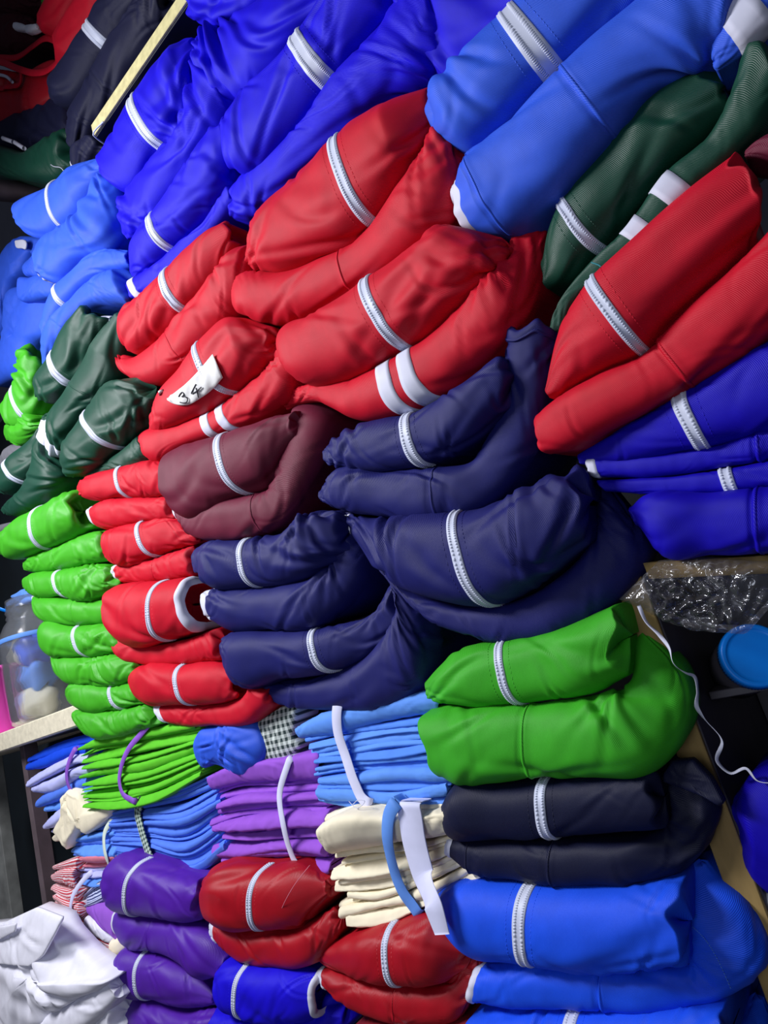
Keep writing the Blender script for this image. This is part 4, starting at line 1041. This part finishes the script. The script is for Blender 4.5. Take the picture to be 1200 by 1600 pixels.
V, F, UV = pillow_geo([(-40, 1452), (4, 1447), (25, 1443), (23, 1456), (0, 1468), (-40, 1474)], -0.074, 0.003, 0.004, wr=0.1, seed=23, smooth_outline=False)
ws.part('collar_point', V, F, C['c_white'], UV)
V, F = lathe_geo([(0.0, .0022), (.003, .0022), (.0052, .0016), (.0055, 0), (.0052, -.001), (0, -.001)], P(6, 1572, -0.068), axis=(0.1, -1, 0.15), k=20)
ws.part('button', V, F, C['zip'])
garment('white shirt folded second from the top at the bottom left', 'c_white', [dict(part='fold', st=[(20, 1610, 40, 1680), (90, 1572, 112, 1622), (145, 1546, 165, 1588), (180, 1528, 196, 1556)], y=-0.02, wr=0.6, expo=2.6)], name='white_shirt', cat='shirt', group='white school shirts')
garment('white shirt folded lowest at the bottom left', 'c_white', [dict(part='fold', st=[(50, 1640, 70, 1720), (110, 1606, 130, 1670), (165, 1572, 180, 1640), (196, 1546, 206, 1620)], y=0.01, wr=0.4, expo=2.6)], name='white_shirt', cat='shirt', group='white school shirts')

# jar, cup and blue plastic on the pale board
mt, nt, b = nodes_of('clear_plastic_jar')
setin(b, Base_Color=(0.86, 0.9, 0.96, 1), Roughness=0.12, IOR=1.25, Transmission_Weight=0.9, Alpha=0.62)
C['jarplastic'] = mt
jc = P(66, 1050, 0.16)
dist = (jc - CAM) @ ROT[:, 2]
jr = dist * 54 / FPX
zt_ = P(40, 940, 0.16)[2]
H = zt_ - ZB
prof = [(0, 0.004), (jr * .82, 0.004), (jr * .93, 0.012), (jr * .96, 0.03), (jr, H * .30), (jr, H * .62), (jr * .98, H * .70), (jr * .80, H * .80), (jr * .68, H * .84), (jr * .72, H * .855), (jr * .68, H * .88), (jr * .72, H * .905), (jr * .68, H * .93), (jr * .68, H), (jr * .64, H), (jr * .64, H * .84), (jr * .94, H * .68), (jr * .95, 0.03), (jr * .8, 0.012), (0, 0.012)]
jar = Thing('plastic_jar', 'clear plastic screw jar filled with cloth scraps on the pale board', 'jar', None, (jc[0], jc[1], ZB))
V, F = lathe_geo([(r_, z_ + ZB) for r_, z_ in prof], (jc[0], jc[1], 0), k=48)
jar.part('jar_body', V, F, C['jarplastic'])
V, F = lathe_geo([(jr * 1.003, ZB + H * .655), (jr * 1.012, ZB + H * .66), (jr * 1.012, ZB + H * .68), (jr * 1.0, ZB + H * .69)], (jc[0], jc[1], 0), k=48)
jar.part('shoulder_ring', V, F, C['bluetie'])
rs = np.random.RandomState(3)
scr = [('c_lav', 'pale lavender'), ('c_cream', 'cream'), ('navy', 'navy'), ('c_sky', 'sky blue'), ('c_cream', 'beige'), ('azure', 'azure')]
for i, (mk, nm) in enumerate(scr):
    ang = -1.4 + (i % 2) * 0.7 - 0.3; rr = jr * 0.38
    z0 = ZB + 0.02 + (i // 2) * H * 0.20
    prof_s = []
    k = 28; Vs = []
    for a in range(13):
        th = math.pi * a / 12
        for j in range(k):
            ph = 6.2832 * j / k
            q = 1 + 0.16 * math.sin(3 * ph + i) + 0.10 * math.sin(5 * th + 2 * ph + i)
            Vs.append((jc[0] + rr * math.cos(ang) * (1 if i % 2 else -0.9) + jr * .48 * q * math.sin(th) * math.cos(ph), jc[1] - jr * .22 + jr * .48 * q * math.sin(th) * math.sin(ph), z0 + H * .11 + H * .12 * q * math.cos(th)))
    solo('cloth_scrap', Vs, grid_faces(13, k, True), C[mk], nm + ' cloth scrap inside the clear jar, ' + ['bottom layer', 'bottom layer', 'middle layer', 'middle layer', 'top layer', 'top layer'][i], 'cloth', group='scraps in the jar')
V, F, UV = pillow_geo([(18, 932), (28, 926), (40, 920), (48, 926), (56, 934), (40, 940), (26, 938)], 0.15, 0.012, 0.02, wr=0.6, seed=31, n=48, rings=10)
solo('blue_plastic', V, F, C['bluetie'], 'pale blue plastic scrap lying on the jar mouth', 'plastic', uvs=UV)
V, F, UV = ribbon_geo([P(-20, 949, 0.13), P(2, 952, 0.13), P(16, 957, 0.15)], 0.012, thick=0.003, n=16)
solo('blue_plastic_strip', V, F, C['bluelid'], 'blue plastic strip reaching from the left edge to the jar', 'plastic', uvs=UV)
cc = P(-2, 1085, 0.10); dist = (cc - CAM) @ ROT[:, 2]; r1 = dist * 40 / FPX; hz = P(10, 1037, 0.10)[2] - ZB
V, F = lathe_geo([(0, ZB + .003), (r1 * .78, ZB + .003), (r1 * .80, ZB + .008), (r1 * .98, ZB + hz * .95), (r1 * 1.06, ZB + hz * .96), (r1 * 1.06, ZB + hz), (r1 * .96, ZB + hz), (r1 * .76, ZB + .012), (0, ZB + .010)], (cc[0], cc[1], 0), k=40)
solo('pink_cup', V, F, C['pink'], 'bright pink plastic cup standing left of the jar', 'cup')
C['greycloth'] = cloth_mat('cotton_grey', (110, 110, 118), rough=0.85, sheen=0.05, spec=0.2)
garment('grey cloth showing behind the dark green tracksuit at the left edge', 'greycloth', [dict(part='fold', st=[(-20, 730, -18, 760), (10, 712, 14, 740), (30, 695, 45, 722), (50, 690, 60, 705)], y=0.12, wr=0.9)], name='folded_cloth', cat='cloth')
garment('thin grey cloth strip behind the top bright green tracksuit', 'greycloth', [dict(part='fold', st=[(-20, 826, -18, 844), (10, 818, 14, 832), (34, 812, 36, 822)], y=0.12, wr=0.6)], name='folded_cloth', cat='cloth')

# hanging blue garment at the far left
hg = Thing('folded_trousers', 'azure blue trousers slumped against the grey wall at left', 'trousers', None, P(40, 590, 0.12))
for nm, ol, yy, bl in (('leg_fold', [(-8, 500), (0, 455), (4, 415), (10, 392), (24, 375), (48, 372), (56, 384), (48, 404), (38, 430), (22, 452), (15, 480), (12, 505), (0, 525)], 0.15, .030),
                       ('seat_panel', [(12, 488), (20, 455), (31, 448), (60, 462), (88, 456), (96, 480), (80, 520), (56, 545), (49, 588), (20, 594), (-10, 598), (-2, 575), (8, 535)], 0.13, .036),
                       ('flap', [(32, 438), (50, 434), (74, 429), (86, 438), (86, 456), (68, 467), (50, 471), (33, 468)], 0.085, .020),
                       ('flap', [(39, 421), (48, 406), (74, 401), (80, 414), (73, 429), (52, 433), (42, 431)], 0.10, .018),
                       ('waistband', [(28, 374), (44, 370), (62, 372), (82, 384), (80, 398), (58, 402), (48, 390)], 0.15, .018)):
    V, F, UV = pillow_geo([tuple(q) for q in ol], yy, bl, 0.04, n=72, rings=16, wr=0.35, seed=len(nm) + int(yy * 1000), smooth_outline=True, ncr=8)
    hg.part(nm, V, F, C['azure'], UV)
V, F, UV = pillow_geo([(23, 377), (28, 375), (41, 382), (40, 388), (34, 388), (24, 384)], 0.112, .003, 0.004, n=32, rings=8, wr=0.0, seed=3)
hg.part('care_label', V, F, C['tape'], UV, label='small white care label')

# ------------------------------------------------------------------ dim corner shelf, upper left
garment('black navy tracksuit hanging over the left end of the cream plank', 'coal', [
    dict(part=J, st=[(91, 152, 97, 168), (103, 130, 124, 165), (140, 77, 168, 107), (170, 30, 205, 58), (205, -20, 240, 5)], zip=((160, 42), (184, 86)), zw=10, y=0.10, wr=0.5),
    dict(part=T, st=[(118, 208, 121, 236), (126, 182, 140, 215), (160, 130, 178, 168), (190, 80, 218, 112), (215, 42, 248, 72), (240, 0, 275, 25)], y=0.11, wr=1.0),
    dict(part='sleeve_fold', st=[(120, 262, 124, 280), (130, 238, 150, 264), (152, 224, 182, 240)], hem=8, y=0.11, wr=0.6)])
garment('dim red tracksuit behind the black navy one at top left', 'red', [
    dict(part=J, st=[(78, 40, 94, 64), (88, 20, 112, 50), (102, 0, 138, 4), (120, -40, 160, -30)], y=0.15, wr=0.3),
    dict(part=T, st=[(101, 88, 105, 116), (112, 58, 135, 94), (130, 25, 165, 50), (150, -20, 195, -10)], y=0.14, wr=0.3)])
garment('small bright green fold at the top edge beside dim red', 'lime', [dict(part='fold', st=[(74, 30, 79, 38), (80, 6, 92, 20), (90, -20, 108, -10)], y=0.16, wr=0.5)], name='folded_garment', cat='garment')
garment('added dark fold standing in for shade behind the dark green garment on the corner shelf', 'coal', [dict(part='fold', st=[(-40, 180, -40, 236), (30, 180, 40, 242), (80, 165, 95, 240), (122, 150, 128, 230)], y=0.21, wr=0.6)], name='folded_cloth', cat='cloth')  # added dark fold, keeps the gap behind the green garment black like shade
garment('dark green garment lying on the corner shelf at left', 'bottle', [dict(part='fold', st=[(-30, 226, -30, 272), (2, 228, 2, 276), (28, 238, 30, 281), (50, 241, 54, 285), (88, 222, 96, 288), (118, 207, 120, 272)], stripe=[((-2, 228), (-1, 276), 8)], y=0.15, wr=0.7)], name='folded_garment', cat='garment')
garment('black maroon shorts with drawstring at the top left corner', 'c_maroon', [
    dict(part='fold', st=[(-40, -20, -40, 40), (0, -22, 0, 30), (40, -20, 45, 25), (64, -15, 62, 10)], y=0.16, wr=1.2),
    dict(part='fold', st=[(-40, 30, -40, 82), (0, 28, 0, 84), (30, 30, 35, 84), (60, 35, 62, 70)], y=0.17, wr=1.2),
    dict(part='drawstring_tip', mat='whitecloth', st=[(26, 36, 25, 48), (34, 37, 33, 49), (42, 40, 41, 49)], y=0.115, wr=0, depth=0.012),
    dict(part='drawstring_tip', mat='whitecloth', st=[(46, 40, 44, 53), (54, 39, 53, 51), (60, 38, 60, 47)], y=0.115, wr=0, depth=0.012)], name='folded_shorts', cat='shorts', group=None)
rd = Thing('folded_shorts', 'red shorts with looped waistband on the corner shelf', 'shorts', None, P(40, 185, 0.16))
V, F, UV = pillow_geo([(-40, 112), (0, 110), (40, 116), (72, 118), (97, 96), (102, 122), (96, 150), (78, 168), (44, 180), (-40, 184)], 0.17, 0.03, 0.05, wr=0.4, seed=41)
rd.part('shorts_body', V, F, C['crimson'], UV)
loop = [(-30, 90), (0, 90), (30, 88), (52, 72), (70, 60), (86, 64), (98, 80), (92, 94), (76, 109), (56, 114), (30, 108), (0, 96), (-30, 94)]
Q = [P(u, v, 0.115 if i > 6 else 0.135) for i, (u, v) in enumerate(loop)]
V, F, UV = ribbon_geo(Q, 0.020, thick=0.003, hint=(0, -1.0, 0.1), n=70)
rd.part('waistband', V, F, C['red'], UV)
Q = [P(u, v, 0.125) for (u, v) in ((-30, 98), (0, 98), (20, 105), (33, 117), (30, 128), (14, 135), (-30, 136))]
V, F, UV = ribbon_geo(Q, 0.016, thick=0.004, hint=(0, -1.0, 0.1), n=60, wave=0.0025)
rd.part('elastic', V, F, C['red'], UV)
V, F = tube_geo([P(u, v, 0.115) for (u, v) in ((-30, 118), (0, 117), (12, 121), (19, 128))], 0.005, n=20)
rd.part('cord', V, F, C['tape'], label='white waist cord')
for i, (u0, u1, v0, v1) in enumerate(((5, 21, 216, 222), (24, 38, 223, 232))):
    V, F = tube_geo([P(u0, v0, 0.115), P((u0 + u1) / 2, (v0 + v1) / 2, 0.112), P(u1, v1, 0.115)], 0.0065, n=16)
    solo('cord_tip', V, F, C['tape'], ['left grey cord tip lying on the dark green garment', 'right grey cord tip lying on the dark green garment'][i], 'cord', group='cord tips on the corner shelf')
def thread(label, pts, r, mat, name='thread'):
    V, F = tube_geo([P(*q) for q in pts], r, n=40, k=6)
    solo(name, V, F, C[mat], label, 'thread')
thread('loose white thread hanging from the dark green garment at left', [(70, 249, .11), (84, 260, .10), (97, 264, .10), (102, 274, .10), (96, 284, .10), (97, 297, .09)], 0.0012, 'tape')
C['teal'] = plain_mat('teal_thread', (30, 120, 130), rough=0.7)
thread('teal thread over the dark green sleeve by the scarlet jacket', [(924, 410, .008), (938, 416, 0), (946, 426, -.004), (951, 440, -.012), (953, 452, -.012)], 0.0009, 'teal')
thread('curled white thread end below the sky blue bundle', [(545, 1252, .0), (556, 1262, -.004), (566, 1258, -.004), (570, 1252, -.004), (562, 1250, -.004), (550, 1258, .0)], 0.0006, 'tape')

# ------------------------------------------------------------------ right bay: plastic bag, lid and string
mt = bpy.data.materials.new('clear_film'); mt.use_nodes = True; nt = mt.node_tree
for n_ in list(nt.nodes): nt.nodes.remove(n_)
NN = nt.nodes.new; LK = nt.links.new
out = NN('ShaderNodeOutputMaterial'); mx = NN('ShaderNodeMixShader'); mx2 = NN('ShaderNodeMixShader')
tr = NN('ShaderNodeBsdfTransparent'); tr.inputs[0].default_value = (0.90, 0.91, 0.95, 1)
gl = NN('ShaderNodeBsdfGlossy'); gl.inputs[0].default_value = (0.95, 0.95, 1, 1); gl.inputs['Roughness'].default_value = 0.16
df = NN('ShaderNodeBsdfDiffuse'); df.inputs[0].default_value = (0.8, 0.8, 0.86, 1)
tc = NN('ShaderNodeTexCoord'); nz_ = NN('ShaderNodeTexNoise'); nz_.inputs['Scale'].default_value = 22; nz_.inputs['Detail'].default_value = 4
mxv = NN('ShaderNodeMix'); mxv.data_type = 'RGBA'; mxv.inputs[0].default_value = 0.06
vo = NN('ShaderNodeTexVoronoi'); vo.feature = 'DISTANCE_TO_EDGE'; vo.inputs['Scale'].default_value = 42
mpv = NN('ShaderNodeMapping'); mpv.inputs['Rotation'].default_value = (0, 0.5, 0); mpv.inputs['Scale'].default_value = (0.55, 1, 1.7)
LK(tc.outputs['Object'], nz_.inputs[0]); LK(tc.outputs['Object'], mxv.inputs['A']); LK(nz_.outputs['Color'], mxv.inputs['B'])
LK(mxv.outputs['Result'], mpv.inputs[0]); LK(mpv.outputs[0], vo.inputs['Vector'])
mrr = NN('ShaderNodeMapRange'); mrr.inputs[1].default_value = 0.0; mrr.inputs[2].default_value = 0.05; mrr.inputs[3].default_value = 0.34; mrr.inputs[4].default_value = 0.03
LK(vo.outputs['Distance'], mrr.inputs[0])
n3 = NN('ShaderNodeTexNoise'); n3.inputs['Scale'].default_value = 30; LK(tc.outputs['Object'], n3.inputs[0])
m3 = NN('ShaderNodeMapRange'); m3.inputs[1].default_value = 0.45; m3.inputs[2].default_value = 0.65; LK(n3.outputs[0], m3.inputs[0])
mul = NN('ShaderNodeMath'); mul.operation = 'MULTIPLY_ADD'; mul.inputs[2].default_value = 0.03; LK(mrr.outputs[0], mul.inputs[0]); LK(m3.outputs[0], mul.inputs[1])
bp = NN('ShaderNodeBump'); bp.inputs['Strength'].default_value = 1.0; bp.inputs['Distance'].default_value = 0.006
LK(vo.outputs['Distance'], bp.inputs['Height']); LK(bp.outputs[0], gl.inputs['Normal'])
mx.inputs[0].default_value = 0.12
LK(tr.outputs[0], mx.inputs[1]); LK(gl.outputs[0], mx.inputs[2])
LK(mul.outputs[0], mx2.inputs[0]); LK(mx.outputs[0], mx2.inputs[1]); LK(df.outputs[0], mx2.inputs[2]); LK(mx2.outputs[0], out.inputs[0])
C['film'] = mt
V, F, UV = pillow_geo([(968, 936), (1000, 905), (1030, 876), (1100, 870), (1210, 878), (1215, 935), (1190, 962), (1166, 990), (1130, 988), (1085, 985), (1045, 972), (1005, 950)], 0.055, 0.022, 0.03, n=160, rings=44, wr=0.85, seed=51, smooth_outline=False, ncr=70)
solo('plastic_bag', V, F, C['film'], 'crumpled clear plastic bag under the deep blue pile at right', 'bag', uvs=UV)
lc = P(1177, 1026, 0.14); todir = (CAM - lc) / np.linalg.norm(CAM - lc)
ax = todir + 0.20 * ROT[:, 0] - 0.16 * ROT[:, 1]; ax /= np.linalg.norm(ax)
lr = (lc - CAM) @ ROT[:, 2] * 50 / FPX
k = 144
V, F = lathe_geo([(0, .0112), (lr * .70, .0112), (lr * .79, .0112), (lr * .80, .0116), (lr * .815, .0124), (lr * .83, .0126), (lr * .91, .0126), (lr * .93, .0124), (lr * .97, .0105), (lr * .99, .008), (lr, .004), (lr, -.008), (lr * .94, -.009), (lr * .9, -.009), (lr * .9, .004), (0, .004)], lc, ax, k)
V = np.array(V).reshape(-1, k, 3)
e = V - (lc + np.outer(np.ones(1), ax)[0] * 0)
for i in range(9, 13):
    for j in range(k):
        if j % 2 == 0:
            rad = V[i, j] - (lc + ax * ((V[i, j] - lc) @ ax)); V[i, j] -= rad * 0.022
ld = Thing('bottle_lid', 'round bright blue ribbed screw lid at the right edge', 'lid', None, lc)
ld.part('lid', V.reshape(-1, 3), F, C['bluelid'])
V, F = lathe_geo([(lr * .78, .0), (lr * .78, -.03), (lr * .95, -.045), (lr * .95, -.12), (0, -.12)], lc, ax, 40)
ld.part('bottle_body', V, F, C['laminate'])
V, F, UV = ribbon_geo([P(*q) for q in ((998, 946, .03), (1010, 972, .03), (1030, 992, .025), (1046, 1014, .02), (1051, 1034, .015), (1073, 1052, .03), (1084, 1056, .04), (1090, 1080, .05), (1089, 1105, .055), (1098, 1120, .06), (1128, 1158, .06), (1121, 1190, .06), (1141, 1208, .06), (1166, 1201, .06), (1183, 1220, .06), (1210, 1224, .06))], [.0045, .0048, .004, .003, .0045, .005, .0035, .005, .003, .0045], thick=0.0007, n=180, twist=1.3)
solo('string', V, F, C['tape'], 'thin twisted white string trailing down beside the grass green fold', 'string', uvs=UV)
